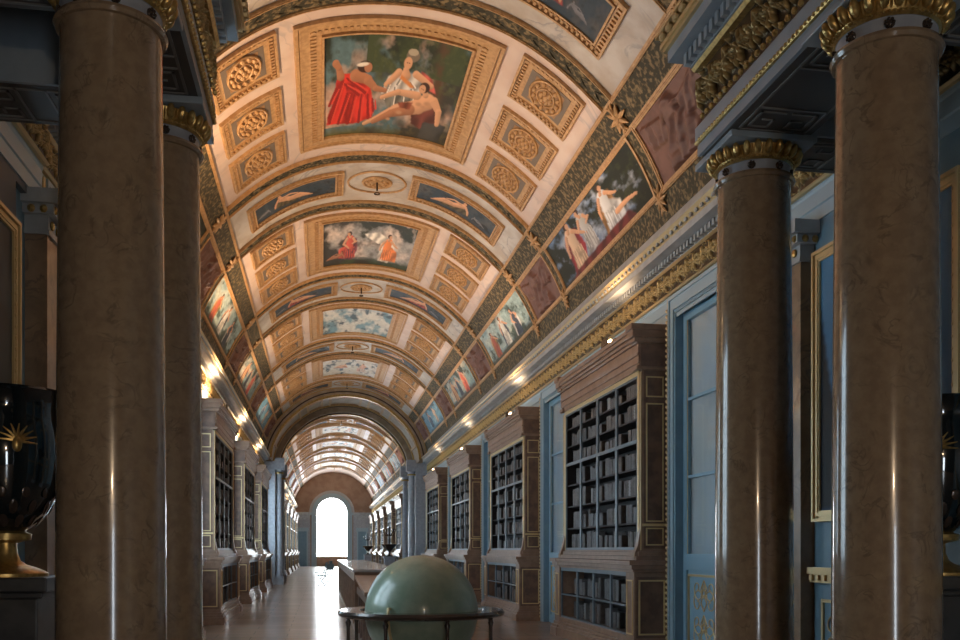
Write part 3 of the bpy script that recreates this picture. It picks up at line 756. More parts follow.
def frieze(x, z0, y0, length, sg, parent, H=.33, amp=.042):
    """gilt scrollwork; relief towards -sg*x"""
    key = (sg, H)
    nt = int(math.ceil(length/2.45))
    if key not in FME:
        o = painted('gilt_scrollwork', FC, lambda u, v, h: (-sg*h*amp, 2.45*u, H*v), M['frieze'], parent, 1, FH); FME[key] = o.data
    else:
        o = bpy.data.objects.new('gilt_scrollwork', FME[key]); C.objects.link(o); o.parent = parent
    o.location = (x, y0, z0)
    if nt > 1:
        a = o.modifiers.new('Array', 'ARRAY'); a.use_relative_offset = False; a.use_constant_offset = True; a.constant_offset_displace = (0, 2.45, 0); a.count = nt
    return o
def entab(name, sg, xw, y0, y1, parent=None, step=.11):
    """continuous cornice on a wall plane xw; sg=+1 right wall (projects to -x)"""
    X = lambda d: xw-sg*d
    def pr(mbx, pts): mbx.prism_y([(X(d), z) for d, z in pts], y0, y1)
    m = MB(); pr(m, [(0,4.56),(.015,4.56),(.015,4.68),(.03,4.69),(.03,4.82),(.04,4.84),(.04,4.87),(0,4.87)])
    root = struct(m.build(name, M['bluelight'], parent))
    m = MB(); pr(m, [(0,4.865),(.075,4.865),(.095,4.885),(.075,4.905),(0,4.905)]); pr(m, [(0,5.215),(.07,5.215),(.10,5.235),(.07,5.255),(0,5.255)]); m.build('gilt_bead', M['goldthin'], root)
    m = MB(); pr(m, [(0,5.25),(.08,5.25),(.08,5.335),(0,5.335)]); pr(m, [(0,5.335),(.17,5.335),(.27,5.345),(.27,5.43),(.25,5.44),(0,5.44)]); m.build('cornice_moulding', M['cornice'], root)
    m = MB(); n = int((y1-y0)/step)
    for i in range(n):
        y = y0+i*step; m.box(X(.08), X(.15), y, y+step*.55, 5.26, 5.33)
    m.build('dentil_row', M['cornice'], root)
    m = MB(); pr(m, [(0,5.44),(.25,5.44),(.33,5.53),(.31,5.545),(.05,5.56),(0,5.56)]); m.build('upper_moulding', M['goldthin'], root)
    m = MB(); n = int((y1-y0)/.16)
    for i in range(n):
        y = y0+i*.16; m.ell((X(.295), y, 5.475), (.022,.045,.028), 6, 4)
    m.build('leaf_row', M['cornice'], root, smooth=True)
    m = MB(); pr(m, [(0,5.545),(.26,5.545),(.10,5.66),(.02,5.92),(-.03,5.92)]); m.build('cove', M['cornice'], root)
    frieze(X(.06), 4.89, y0, y1-y0, sg, root)
    m = MB(); pr(m, [(0,4.88),(.055,4.88),(.055,5.25),(0,5.25)]); m.build('frieze_ground', M['tan_dark'], root)
    return root
L1 = 8.72
entab('trim_4', 1, WR, L1, L1+2.45*13, None); entab('trim_5', -1, WL, L1, L1+2.45*13, None)
entab('trim_6', 1, WR, ARCH1, ARCH1+2.45*17, None, .2); entab('trim_7', -1, WL, ARCH1, ARCH1+2.45*17, None, .2)

# ------------------------------------------------------------------ side walls with openings
OPW = 1.30; OPH = 4.66
op_y = [YC0-P/2+P*k for k in range(0, NB+1)] + [YC2-P/2+P*k for k in range(0, NB2)]
op_y = [y for y in op_y if not (ARCH0-1.2 < y < ARCH1+1.2)]
def wall(name, sg, xw, mt):
    x0, x1 = xw, xw+sg*.5
    m = MB(); y = 8.1
    for c in op_y:
        m.box(x0, x1, y, c-OPW, 0, OPH); y = c+OPW
    m.box(x0, x1, y, YEND+.3, 0, OPH); m.box(x0, x1, 8.1, YEND+.3, OPH, 5.6)
    return struct(m.build(name, mt))
wall_right = wall('wall_right', 1, WR, M['blue']); wall_left = wall('wall_left', -1, WL, M['blue'])
m = MB(); m.box(WL-.9, WR+.9, YEND, YEND+.3, 0, .4); 
# far end wall with a round-headed window
fx, fr = A-.15, 1.38
def arch_wall(mb, cx, r, zs, zb, y0, y1, xl, xr, zt, n=24):
    """wall slab in XZ with an arched hole"""
    mb.box(xl, cx-r, y0, y1, 0, zs); mb.box(cx+r, xr, y0, y1, 0, zs)
    if zb > 0: mb.box(cx-r, cx+r, y0, y1, 0, zb)
    pts = [(cx+r*math.cos(PI-PI*k/n), zs+r*math.sin(PI-PI*k/n)) for k in range(n+1)]
    for k in range(n):
        a, b = pts[k], pts[k+1]
        vs = [(a[0],y0,a[1]),(b[0],y0,b[1]),(b[0],y0,zt),(a[0],y0,zt),(a[0],y1,a[1]),(b[0],y1,b[1]),(b[0],y1,zt),(a[0],y1,zt)]
        mb.add(vs, [(0,1,2,3),(7,6,5,4),(0,4,5,1),(3,2,6,7)])
    mb.box(xl, cx-r, y0, y1, zs, zt); mb.box(cx+r, xr, y0, y1, zs, zt)
m = MB(); arch_wall(m, fx, fr, 4.9, .9, YEND-.15, YEND+.25, WL-.6, WR+.6, 9.0); wall_far = struct(m.build('wall_far', M['endwall']))
m = MB()
for y0, y1, r0, r1 in ((YEND-.28, YEND-.14, 1.38, 1.85),):
    for k in range(32):
        a0, a1 = PI*k/32, PI*(k+1)/32
        P4 = [(fx+r*math.cos(a), 4.9+r*math.sin(a)) for r, a in ((r0,a0),(r1,a0),(r1,a1),(r0,a1))]
        m.add([(x,y0,z) for x, z in P4]+[(x,y1,z) for x, z in P4], [(0,1,2,3),(7,6,5,4),(0,4,5,1),(2,6,7,3)])
for sg in (-1, 1): m.box(fx+sg*1.38, fx+sg*1.85, YEND-.28, YEND-.14, 0, 4.9); m.box(fx+sg*1.5, fx+sg*2.2, YEND-.42, YEND-.14, 4.72, 4.95)
m.build('window_surround', M['bluelight'], wall_far)
m = MB()
for k in range(32):
    a0, a1 = PI*k/32, PI*(k+1)/32
    P4 = [(fx+r*math.cos(a), 4.9+r*math.sin(a)) for r, a in ((1.8,a0),(2.05,a0),(2.05,a1),(1.8,a1))]
    m.add([(x,YEND-.42,z) for x, z in P4]+[(x,YEND-.27,z) for x, z in P4], [(0,1,2,3),(7,6,5,4),(0,4,5,1),(2,6,7,3)])
m.build('white_archivolt', M['topstone'], wall_far)
m = MB()
for a, b in ((WL-.3, fx-1.95), (fx+1.95, WR+.3)): m.box(a, b, YEND-.4, YEND-.14, 4.6, 4.75); m.box(a, b, YEND-.46, YEND-.14, 4.75, 4.95); m.box(a, b, YEND-.34, YEND-.14, 4.3, 4.6)
m.build('wall_cornice', M['cornice'], wall_far)
m = MB()
for a, b in ((WL-.3, fx-1.95), (fx+1.95, WR+.3)): m.box(a, b, YEND-.2, YEND-.14, 0, 4.3)
m.build('wall_facing', M['white'], wall_far)
for i, cx in enumerate((fx-2.65, fx+2.75)):
    m = MB(); m.box(cx-.55, cx+.55, YEND-.3, YEND-.18, 3.2, 3.55); m.box(cx-.48, cx-.36, YEND-.28, YEND-.18, 0, 3.2); m.box(cx+.36, cx+.48, YEND-.28, YEND-.18, 0, 3.2)
    o = struct(m.build('door_%d' % (20+i), M['bluelight'])); m = MB(); m.box(cx-.36, cx+.36, YEND-.235, YEND-.18, 0, 3.2); m.build('door_leaf', M['blue'], o)
m = MB(); m.box(fx-fr, fx+fr, YEND+.2, YEND+.22, .9, 6.5); 
w1 = struct(m.build('window_1', M['sky_far']))
m = MB()
for i in range(1, 4): m.box(fx-fr+2*fr*i/4-.025, fx-fr+2*fr*i/4+.025, YEND+.1, YEND+.15, .9, 6.35)
for i in range(7): m.box(fx-fr, fx+fr, YEND+.1, YEND+.15, .95+.75*i, 1.0+.75*i)
m.build('glazing_bars', M['white'], w1)

# back wall behind the camera, with a tall window
m = MB(); m.box(WL-.6, WR+.6, Y0-.8, Y0, 0, 9); wall_back = struct(m.build('wall_back', M['vestwall']))
a, b = .85, 1.4
m = MB(); m.box(a, b, Y0+.005, Y0+.03, .1, 1.9); w = struct(m.build('window_2', M['sky_back']))
m = MB(); m.box(a-.12, a, Y0, Y0+.08, 0, 2.05); m.box(b, b+.12, Y0, Y0+.08, 0, 2.05); m.box(a-.12, b+.12, Y0, Y0+.08, 1.9, 2.05)
m.build('window_frame', M['white'], w)
wl = empty('wall_lamp', (.75, Y0+.02, 2.45)); tag(wl, 'gilt wall lamp with warm glowing shade on the wall behind the viewpoint', 'lamp')
m = MB(); m.box(-.05,.05,-.02,.03,-.2,.12); m.tube([(0,.02,-.1),(0,.15,-.12),(0,.22,-.02)], .012, 8); m.build('bracket', M['gold'], wl, smooth=True)
m = MB(); m.lathe([(.05,-.02),(.06,0),(.08,.1),(.06,.16)], (0,.22,0), 20); m.build('lamp_shade', M['bulb'], wl, smooth=True)
ld = bpy.data.lights.new('wall_lamp_light', 'POINT'); ld.energy = 85; ld.color = (1,.72,.46); ld.shadow_soft_size = .09
lo = bpy.data.objects.new('wall_lamp_light', ld); C.objects.link(lo); lo.parent = wl; lo.location = (0,.42,.05)

# ------------------------------------------------------------------ scroll ornament (arabesque)
def spiral(cx, cy, r0, turns, a0, dirn, n=26):
    return [(cx+r0*(1-t/n)*math.cos(a0+dirn*2*PI*turns*t/n), cy+r0*(1-t/n)*math.sin(a0+dirn*2*PI*turns*t/n)) for t in range(n)]
def arabesque(mb, fn, W, H, r=.008):
    n = max(1, int(round(H/(W*.62)))); hh = H/n
    for k in range(n):
        c = hh*(k+.5)
        for sg in (-1, 1):
            for cy, rr, dr in ((c+hh*.2, W*.2, 1), (c-hh*.2, W*.2, -1)):
                mb.tube([fn(W/2+sg*x, y) for x, y in spiral(W*.22, cy, rr, 1.3, PI*.9, dr*1)], r, 5)
            mb.tube([fn(W/2+sg*x, y) for x, y in ((0, c-hh*.45), (W*.1, c-hh*.2), (W*.03, c), (W*.1, c+hh*.2), (0, c+hh*.45))], r, 5)
        for t in range(5): 
            a = PI*t/4; p = fn(W/2+W*.09*math.cos(a), c+W*.09*math.sin(a)); mb.ell(p, (.012,.016,.022), 6, 4)
        mb.ell(fn(W/2, c), (.012,.02,.02), 8, 5)

# ------------------------------------------------------------------ glazed doors in the right wall, windows in the left wall
def door_unit(kind):
    """local frame: +x into the wall, origin at wall plane and floor"""
    w, H = OPW, OPH
    root_m = MB()
    # moulded surround on the wall
    for s in (-1, 1):
        root_m.box(-.045, 0, s*w, s*(w+.14), 0, H+.19); root_m.box(-.065, -.045, s*(w+.10), s*(w+.14), 0, H+.19)
    root_m.box(-.045, 0, -w, w, H, H+.19); root_m.box(-.065, -.045, -w-.10, w+.10, H+.14, H+.19)
    root = root_m.build('door_1' if kind == 'door' else 'window_4', M['bluelight'])
    m = MB()
    n = 62
    for s in (-1, 1):
        for i in range(n): m.ell((-.055, s*(w+.182), .1+i*(H/n)), (.026,.024,.028), 6, 4)
        m.box(-.045, 0, s*(w+.14), s*(w+.215), 0, H+.19)
    m.build('gilt_beading', M['goldthin'], root, smooth=True)
    m = MB()
    for s in (-1, 1): m.box(-.03, .15, s*w, s*(w-.05), 0, H)
    m.box(-.03, .15, -w, w, H-.05, H); m.build('jamb', M['blue'], root)
    leafs = 2
    for s in (-1, 1):
        a, b = (0.0, w-.05) if s > 0 else (-(w-.05), 0.0)
        m = MB(); m.box(.08, .14, a, a+.11, 0, H-.05); m.box(.08, .14, b-.11, b, 0, H-.05); m.box(.08, .14, a+.11, b-.11, H-.17, H-.05); m.box(.08, .14, a+.11, b-.11, 1.24, 1.45)
        m.box(.08, .14, a+.11, b-.11, 0, .16); m.box(.105, .13, a+.11, b-.11, .16, 1.24)
        for z in (2.43, 3.44): m.box(.095, .125, a+.11, b-.11, z, z+.04)
        leaf = m.build('door_leaf' if kind == 'door' else 'casement', M['bluepale'], root)
        m = MB(); m.box(.09, .095, a+.11, a+.125, 1.45, H-.17); m.box(.09, .095, b-.125, b-.11, 1.45, H-.17); m.box(.085, .105, a+.13, b-.13, .22, .25); m.box(.085, .105, a+.13, b-.13, 1.16, 1.19); m.box(.085, .105, a+.13, a+.16, .25, 1.16); m.box(.085, .105, b-.16, b-.13, .25, 1.16)
        m.build('gilt_moulding', M['goldthin'], leaf)
        m = MB(); arabesque(m, lambda u, v: (.100, a+.18+u, .27+v), b-a-.36, .87, .009); m.build('gilt_arabesque', M['goldthin'], leaf, smooth=True)
        m = MB(); m.add([(.11,a+.11,1.45),(.11,b-.11,1.45),(.11,b-.11,H-.17),(.11,a+.11,H-.17)], [(0,1,2,3)]); m.build('pane', M['glass'], leaf)
    m = MB(); m.box(.15, .17, -w, w, 0, H); m.build('shutter' if kind == 'door' else 'daylight', M['shutter'] if kind == 'door' else M['sky_side'], root)
    return struct(root)
d0 = door_unit('door'); w0 = door_unit('window')
di, wi = 1, 4
for i, y in enumerate(op_y):
    o = d0 if i == 0 else copy_tree(d0); o.location = (WR, y, 0); o.name = 'door_%d' % (i+1)
    o = w0 if i == 0 else copy_tree(w0); o.location = (WL, y, 0); o.rotation_euler = (0,0,PI); o.name = 'window_%d' % (i+4)

# ------------------------------------------------------------------ vestibule walls, pilasters, beams
def vest_side(sg, nm, num):
    xw = A+sg*3.5
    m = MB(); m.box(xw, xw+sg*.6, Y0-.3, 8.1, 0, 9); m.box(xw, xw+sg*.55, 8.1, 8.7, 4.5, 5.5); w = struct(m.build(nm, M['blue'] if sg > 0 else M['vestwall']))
    x1 = xw-sg*.06
    m = MB(); m.box(xw, x1, Y0, 8.08, 1.20, 1.28); m.box(xw, xw-sg*.09, Y0, 8.08, 1.28, 1.34)
    for i in range(100): m.box(xw, xw-sg*.085, 8.0-i*.11, 8.05-i*.11, 1.22, 1.27)
    m.build('dado_ledge', M['goldthin'], w)
    m = MB(); m.box(xw, xw-sg*.02, 6.2, 7.95, .25, .28); m.box(xw, xw-sg*.02, 6.2, 7.95, 1.02, 1.05); m.box(xw, xw-sg*.02, 7.92, 7.95, .28, 1.02); m.box(xw, xw-sg*.02, 6.2, 6.23, .28, 1.02)
    arabesque(m, lambda u, v: (xw-sg*.012, 7.90-v, .3+u), .7, 1.6, .008)
    m.build('gilt_panel', M['goldthin'], w, smooth=True)
    # pilaster at the mouth of the gallery
    q = 0 if sg > 0 else .38
    m = MB(); m.box(xw+sg*.05, xw-sg*.13, 8.12+q, 8.62+q, 0, 4.2); m.box(xw+sg*.05, xw-sg*.2, 8.06+q, 8.68+q, 0, .3)
    t = struct(m.build('trim_%d' % num, M['pilaster']))
    m = MB(); m.box(xw+sg*.05, xw-sg*.15, 8.10+q, 8.64+q, 4.2, 4.24); m.box(xw+sg*.05, xw-sg*.14, 8.11+q, 8.63+q, 4.24, 4.36); m.box(xw+sg*.05, xw-sg*.2, 8.05+q, 8.69+q, 4.36, 4.44); m.box(xw+sg*.05, xw-sg*.25, 8.0+q, 8.74+q, 4.44, 4.56)
    m.build('pilaster_capital', M['cornice'], t)
    m = MB()
    for i in range(7): m.ell((xw-sg*.18, 8.1+q+.09*i, 4.40), (.05,.035,.04), 8, 5)
    for i in range(3): m.ell((xw-sg*.15, 8.2+q+.17*i, 4.30), (.02,.04,.04), 8, 5)
    for i in range(3): m.ell((xw-sg*.12+sg*.1*i, 8.07+q, 4.40), (.04,.05,.04), 8, 5)
    m.build('gilt_leaves', M['gold'], t, smooth=True)
    return w
vr = vest_side(1, 'wall_right', 8); vl = vest_side(-1, 'wall_left', 9)
entab('trim_10', 1, A+3.5, L1-.01-2.45*5, L1-.01); entab('trim_11', -1, A-3.5, L1-.01-2.45*5, L1-.01)
# beams over the columns
def greek(mb, x0, x1, y0, y1, z):
    """Greek key rails on the soffit, facing down"""
    def ln(xa, ya, xb, yb, w=.018): mb.box(min(xa,xb)-w/2, max(xa,xb)+w/2, min(ya,yb)-w/2, max(ya,yb)+w/2, z-.008, z)
    for (xa,ya,xb,yb) in ((x0,y0,x1,y0),(x0,y1,x1,y1),(x0,y0,x0,y1),(x1,y0,x1,y1)): ln(xa,ya,xb,yb)
    k = .34
    if y1-y0 > x1-x0:
        for (a, b) in ((y0, y0+k), (y1-k, y1)):
            c = (a+b)/2; ln(x0,b if a == y0 else a,x1,b if a == y0 else a)
            for s in (-1, 1):
                xm = (x0+x1)/2; h = (x1-x0)/2-.05
                ln(xm+s*.03,a+.06,xm+s*h,a+.06); ln(xm+s*h,a+.06,xm+s*h,b-.06); ln(xm+s*.07,b-.06,xm+s*h,b-.06); ln(xm+s*.07,b-.06,xm+s*.07,c); ln(xm+s*.07,c,xm+s*(h-.06),c)
    else:
        for (a, b) in ((x0, x0+k), (x1-k, x1)):
            c = (a+b)/2; ln(b if a == x0 else a,y0,b if a == x0 else a,y1)
            for s in (-1, 1):
                ym = (y0+y1)/2; h = (y1-y0)/2-.05
                ln(a+.06,ym+s*.03,a+.06,ym+s*h); ln(a+.06,ym+s*h,b-.06,ym+s*h); ln(b-.06,ym+s*.07,b-.06,ym+s*h); ln(b-.06,ym+s*.07,c,ym+s*.07); ln(c,ym+s*.07,c,ym+s*(h-.06))
def beams(sg, xc, ys, yend, num):
    xi = xc-sg*.33; xo = xc+sg*.33; xw = A+sg*3.5; zb = 4.655
    X = lambda d: xi-sg*d      # towards the axis
    m = MB(); m.box(xi, xo, Y0, yend, zb, 5.72)
    for y in ys: m.box(xo, xw, y-.3, y+.3, zb, 5.5) if y != ys[-1] else m.box(xo, xw, y-.33, yend, zb, 5.7)
    root = struct(m.build('trim_%d' % num, M['beam']))
    def pr(mm, pts): mm.prism_y([(X(d), z) for d, z in pts], Y0, yend+.03)
    m = MB(); pr(m, [(0,4.655),(.03,4.655),(.03,4.74),(0,4.74)]); pr(m, [(0,4.77),(.05,4.77),(.05,4.875),(0,4.875)]); m.build('fascia', M['beam'], root)
    m = MB(); pr(m, [(0,4.74),(.05,4.74),(.06,4.755),(.05,4.77),(0,4.77)])
    n = int((yend-Y0)/.085)
    for i in range(n): m.ell((X(.065), Y0+i*.085, 4.90), (.02,.026,.022), 6, 4)
    n = int((yend-Y0)/.05)
    for i in range(n): m.ell((X(.055), Y0+i*.05, 4.755), (.014,.02,.014), 6, 4)
    pr(m, [(0,5.325),(.06,5.325),(.085,5.35),(.06,5.375),(0,5.375)]); m.build('gilt_bead', M['gold'], root, smooth=True)
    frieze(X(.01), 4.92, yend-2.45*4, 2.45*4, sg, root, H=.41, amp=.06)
    m = MB(); pr(m, [(0,5.375),(.06,5.375),(.06,5.50),(0,5.50)])
    def pr2(mm, d, z0, z1, e): mm.box(X(-.66), X(d), Y0, yend+e, z0, z1)
    pr2(m, .20, 5.50, 5.59, .24); pr2(m, .08, 5.375, 5.50, .06); m.build('cornice_moulding', M['beam'], root)
    m = MB(); n = int((yend-Y0)/.10)
    for i in range(n): m.box(X(.06), X(.13), yend+.02-i*.10, yend+.075-i*.10, 5.39, 5.48)
    m.build('dentil_row', M['beam'], root)
    m = MB(); pr2(m, .23, 5.59, 5.62, .27); pr2(m, .25, 5.62, 5.66, .29); pr2(m, .28, 5.72, 5.75, .32); n = int((yend-Y0)/.14)
    for i in range(n): m.ell((X(.26), yend+.2-i*.14, 5.69), (.03,.05,.035), 6, 4)
    for i in range(5): m.ell((X(.2-i*.14), yend+.29, 5.69), (.05,.03,.035), 6, 4)
    m.build('leaf_moulding', M['goldthin'], root, smooth=True)
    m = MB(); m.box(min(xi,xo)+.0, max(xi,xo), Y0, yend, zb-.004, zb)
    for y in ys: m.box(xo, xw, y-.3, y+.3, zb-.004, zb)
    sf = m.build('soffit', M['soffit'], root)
    m = MB()
    a, b = sorted((xi, xo)); 
    yy = [ys[0]+.36, ys[1]-.36]; greek(m, a+.07, b-.07, yy[0], yy[1], zb-.004); greek(m, a+.07, b-.07, yy[0]-2.4, yy[0]-.75, zb-.004)
    c, d = sorted((xo, xw))
    for y in ys: greek(m, c+.04, d-.02, y-.24, y+.24, zb-.004)
    m.build('greek_key', M['key'], sf)
    # aisle ceiling
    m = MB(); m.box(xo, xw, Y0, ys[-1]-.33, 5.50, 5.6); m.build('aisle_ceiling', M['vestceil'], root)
    return root
RC = [(3.255,4.99),(3.365,6.91)]; LC = [(-1.155,5.47),(-1.15,7.05)]
beams(1, 3.33, [4.96,6.91], 7.06, 12); beams(-1, -1.18, [5.50,7.05], 7.32, 13)

# ------------------------------------------------------------------ columns
def make_column():
    root = empty('column')
    m = MB(); R = .292
    prof = [(.33,.14),(.30,.20)] + [(R*(1-.085*((t/12)**1.7)), .22+4.11*t/12) for t in range(13)] + [(.272,4.36)]
    m.lathe(prof, n=64); m.build('shaft', M['column'], root, smooth=True)
    m = MB(); m.lathe([(.26,4.350),(.288,4.355),(.300,4.375),(.293,4.395),(.26,4.40)], n=64); m.build('astragal', M['column'], root, smooth=True)
    m = MB(); m.lathe([(.260,4.395),(.257,4.40),(.264,4.475),(.272,4.48)], n=64); m.build('neck', M['white'], root, smooth=True)
    for k in range(8):
        a = 2*PI*(k+.35)/8; m = MB(); Mr = Matrix.Rotation(a, 3, 'Z'); c = (.264*math.cos(a), .264*math.sin(a), 4.437)
        m.ell(c, (.016,.029,.029), 12, 6, Mr)
        for j in range(7):
            b = 2*PI*j/7; p = Mr @ Vector((.012, .021*math.cos(b), .021*math.sin(b))); m.ell((c[0]+p.x, c[1]+p.y, c[2]+p.z), (.010,.010,.010), 6, 4)
        m.build('rosette', M['bronze'], root, smooth=True)
    m = MB(); m.lathe([(.26,4.475),(.275,4.48),(.287,4.492),(.277,4.505),(.31,4.555),(.318,4.58),(.28,4.60)], n=64)
    for k in range(60):
        a = 2*PI*k/60; m.ell((.289*math.cos(a), .289*math.sin(a), 4.493), (.010,.010,.010), 6, 4)
    n = 26
    for k in range(n):
        a = 2*PI*k/n; Mr = Matrix.Rotation(a, 3, 'Z') @ Matrix.Rotation(-.55, 3, 'Y'); c = (.318*math.cos(a), .318*math.sin(a), 4.553)
        Mr = Matrix.Rotation(a, 3, 'Z') @ Matrix.Rotation(.5, 3, 'Y'); m.ell(c, (.030,.028,.052), 10, 8, Mr)
        a2 = a+PI/n; m.ell((.306*math.cos(a2), .306*math.sin(a2), 4.545), (.014,.008,.042), 6, 5, Matrix.Rotation(a2, 3, 'Z') @ Matrix.Rotation(.5, 3, 'Y'))
    m.build('echinus', M['gold'], root, smooth=True)
    m = MB(); m.box(-.335,.335,-.335,.335,4.60,4.652); m.build('abacus', M['beam'], root, bevel=.008)
    m = MB(); m.lathe([(.40,.0),(.40,.10),(.37,.11)], n=4); m = MB(); m.box(-.42,.42,-.42,.42,0,.1); m.lathe([(.40,.1),(.41,.13),(.40,.16),(.34,.18),(.335,.2),(.36,.22),(.33,.25)], n=64); m.build('base', M['white'], root, smooth=True)
    return root
c0 = make_column()
labs = [(RC[0], 'thick brown marble column with gilt capital, nearest the right edge'), (RC[1], 'brown marble column with gilt capital, right side, before the glazed blue door'),
        (LC[0], 'dark brown marble column nearest on the left, beside the black vase'), (LC[1], 'brown marble column farther back on the left, partly behind the nearest left column')]
for i, ((x, y), lb) in enumerate(labs):
    o = c0 if i == 0 else copy_tree(c0); o.location = (x, y, 0); o.scale = (1.04, 1.04, 1) if i < 2 else (1, 1, 1); tag(o, lb, 'column', 'marble columns at the gallery entrance')

# ------------------------------------------------------------------ bookcases
def rect_mould(mb, plane, a0, a1, z0, z1, w=.022, d=.015):
    """raised rectangle on a y=plane[1] face (plane[0]=='y') or x face; d = signed offset"""
    ax, p = plane
    for (u0,u1,v0,v1) in ((a0,a1,z0,z0+w),(a0,a1,z1-w,z1),(a0,a0+w,z0+w,z1-w),(a1-w,a1,z0+w,z1-w)):
        if ax == 'y': mb.box(u0,u1,p,p+d,v0,v1)
        else: mb.box(p,p+d,u0,u1,v0,v1)
LH, UH = 2.15, 2.05
ROWS_U = [1.50,1.88,2.26,2.63,3.00,3.31,3.62,3.92]; ROWS_L = [.34,.74,1.15]
def curve_x(y, half, base=-.45, dip=.045):   # concave front
    return base - dip*(abs(y)/half)**3
def make_bookcase():
    root = empty('bookcase')
    # lower case
    m = MB(); 
    for s in (-1, 1): m.box(-.50, 0, s*LH, s*(LH-.34), .25, 1.20)
    m.box(-.05, 0, -LH+.34, LH-.34, .25, 1.20); low = m.build('lower_case', M['woodlight'], root, bevel=.006)
    for s in (-1, 1):
        m = MB(); m.box(-.47, -.03, s*(LH-.002), s*(LH+.002), .32, 1.14); m.build('side_panel', M['wood'], low, label='dark wood end panel')
    for s in (-1, 1):
        m = MB(); rect_mould(m, ('y', s*LH), -.44, -.07, .36, 1.10, .022, s*.015); rect_mould(m, ('x', -.50), *(sorted((s*(LH-.30), s*(LH-.04)))), .36, 1.10, .022, -.012)
        m.build('gilt_moulding', M['goldthin'], low)
    # plinth, concave between the ends, with flared feet
    m = MB(); n = 24
    ys = [-LH+.34+(2*LH-.68)*i/n for i in range(n+1)]
    for i in range(n):
        ya, yb = ys[i], ys[i+1]
        for z0, z1, ex in ((0,.15,.07),(.15,.20,.045),(.20,.25,.02),(.25,.33,.0)):
            xa, xb = curve_x(ya, LH-.34)-ex, curve_x(yb, LH-.34)-ex
            m.add([(0,ya,z0),(xa,ya,z0),(xb,yb,z0),(0,yb,z0),(0,ya,z1),(xa,ya,z1),(xb,yb,z1),(0,yb,z1)], [(0,1,2,3),(7,6,5,4),(1,5,6,2)])
    for s in (-1, 1):
        for z0, z1, ex in ((0,.15,.075),(.15,.20,.05),(.20,.25,.02)): m.box(-.50-ex, 0, s*(LH+ex*.5), s*(LH-.36-ex*.3), z0, z1)
    m.build('plinth', M['woodlight'], root, bevel=.006)
    # ledge
    m = MB()
    for z0, z1, ex in ((1.20,1.24,.02),(1.24,1.30,.045),(1.30,1.36,.08)):
        m.box(-.50-ex, 0, -LH-ex*.6, -LH+.38, z0, z1); m.box(-.50-ex, 0, LH-.38, LH+ex*.6, z0, z1)
        for i in range(n):
            ya, yb = ys[i], ys[i+1]; xa, xb = curve_x(ya, LH-.34)-ex, curve_x(yb, LH-.34)-ex
            m.add([(0,ya,z0),(xa,ya,z0),(xb,yb,z0),(0,yb,z0),(0,ya,z1),(xa,ya,z1),(xb,yb,z1),(0,yb,z1)], [(0,1,2,3),(7,6,5,4),(1,5,6,2)])
    m.build('ledge', M['woodlight'], root, bevel=.006)
    # upper case
    m = MB()
    for s in (-1, 1): m.box(-.35, 0, s*UH, s*(UH-.10), 1.36, 4.0); m.box(-.365, -.35, s*UH, s*(UH-.08), 1.5, 3.9)
    m.box(-.04, 0, -UH+.10, UH-.10, 1.36, 3.95)
    for z0, z1, ex in ((1.36,1.42,.10),(1.42,1.48,.06),(1.48,1.50,.03)): m.box(-.35-ex, 0, -UH-ex*.4, UH+ex*.4, z0, z1)
    up = m.build('upper_case', M['woodlight'], root, bevel=.006)
    for s in (-1, 1):
        m = MB(); m.box(-.33, -.02, s*(UH-.002), s*(UH+.002), 1.52, 3.92); m.build('side_panel', M['wood'], up, label='dark wood end panel')
    for s in (-1, 1):
        m = MB(); rect_mould(m, ('y', s*UH), -.30, -.05, 1.56, 1.80, .018, s*.014); rect_mould(m, ('y', s*UH), -.30, -.05, 1.88, 3.48, .018, s*.014); rect_mould(m, ('y', s*UH), -.30, -.05, 3.56, 3.84, .018, s*.014)
        m.box(-.35, 0, s*(UH-.01), s*(UH+.02), 1.82, 1.855)
        m.box(-.372, -.362, s*(UH-.0), s*(UH-.015), 1.5, 3.9); m.box(-.372, -.362, s*(UH-.065), s*(UH-.08), 1.5, 3.9)
        m.build('gilt_moulding', M['goldthin'], up)
    m = MB(); y1 = UH-.09
    for s in (-1, 1): m.box(-.375, -.33, s*y1, s*(y1-.055), 1.5, 3.93)
    m.box(-.375, -.33, -y1, y1, 3.87, 3.95); m.build('gilt_door_surround', M['goldthin'], up, bevel=.01)
    # scroll brackets at the foot of the upper pilasters
    for s in (-1, 1):
        m = MB(); prof = [(-.35,1.5),(-.45,1.36),(-.46,1.42),(-.44,1.48),(-.42,1.52),(-.40,1.58),(-.39,1.66),(-.37,1.78),(-.35,1.80)]
        m.prism_y(prof, min(s*(UH-.02), s*(UH-.13)), max(s*(UH-.02), s*(UH-.13))); m.tube([(-.43, s*(UH-.0), 1.42), (-.43, s*(UH-.13), 1.42)], .03, 10)
        m.build('scroll_bracket', M['woodlight'], root, smooth=True)
    # cornice: deep mouldings, projecting block over each end
    m = MB()
    for z0, z1, ex in ((3.93,4.02,.04),(4.02,4.12,.055),(4.12,4.16,.075),(4.16,4.28,.06),(4.28,4.33,.09),(4.33,4.38,.12),(4.38,4.44,.16),(4.44,4.50,.18)):
        m.box(-.37-ex*.75, 0, -UH-ex*.22, UH+ex*.22, z0, z1)
    for s in (-1, 1):
        for z0, z1, ex in ((3.93,3.99,.06),(4.30,4.36,.11),(4.36,4.46,.15),(4.46,4.54,.18)): m.box(-.39-ex*.75, 0, s*(UH+ex*.3), s*(UH-.2), z0, z1)
    m.build('cornice', M['woodlight'], root, bevel=.012)
    for s in (-1, 1):
        m = MB(); m.box(-.38, -.02, s*(UH+.025), s*(UH+.036), 3.97, 4.27); m.build('cornice_end', M['wood'], root)
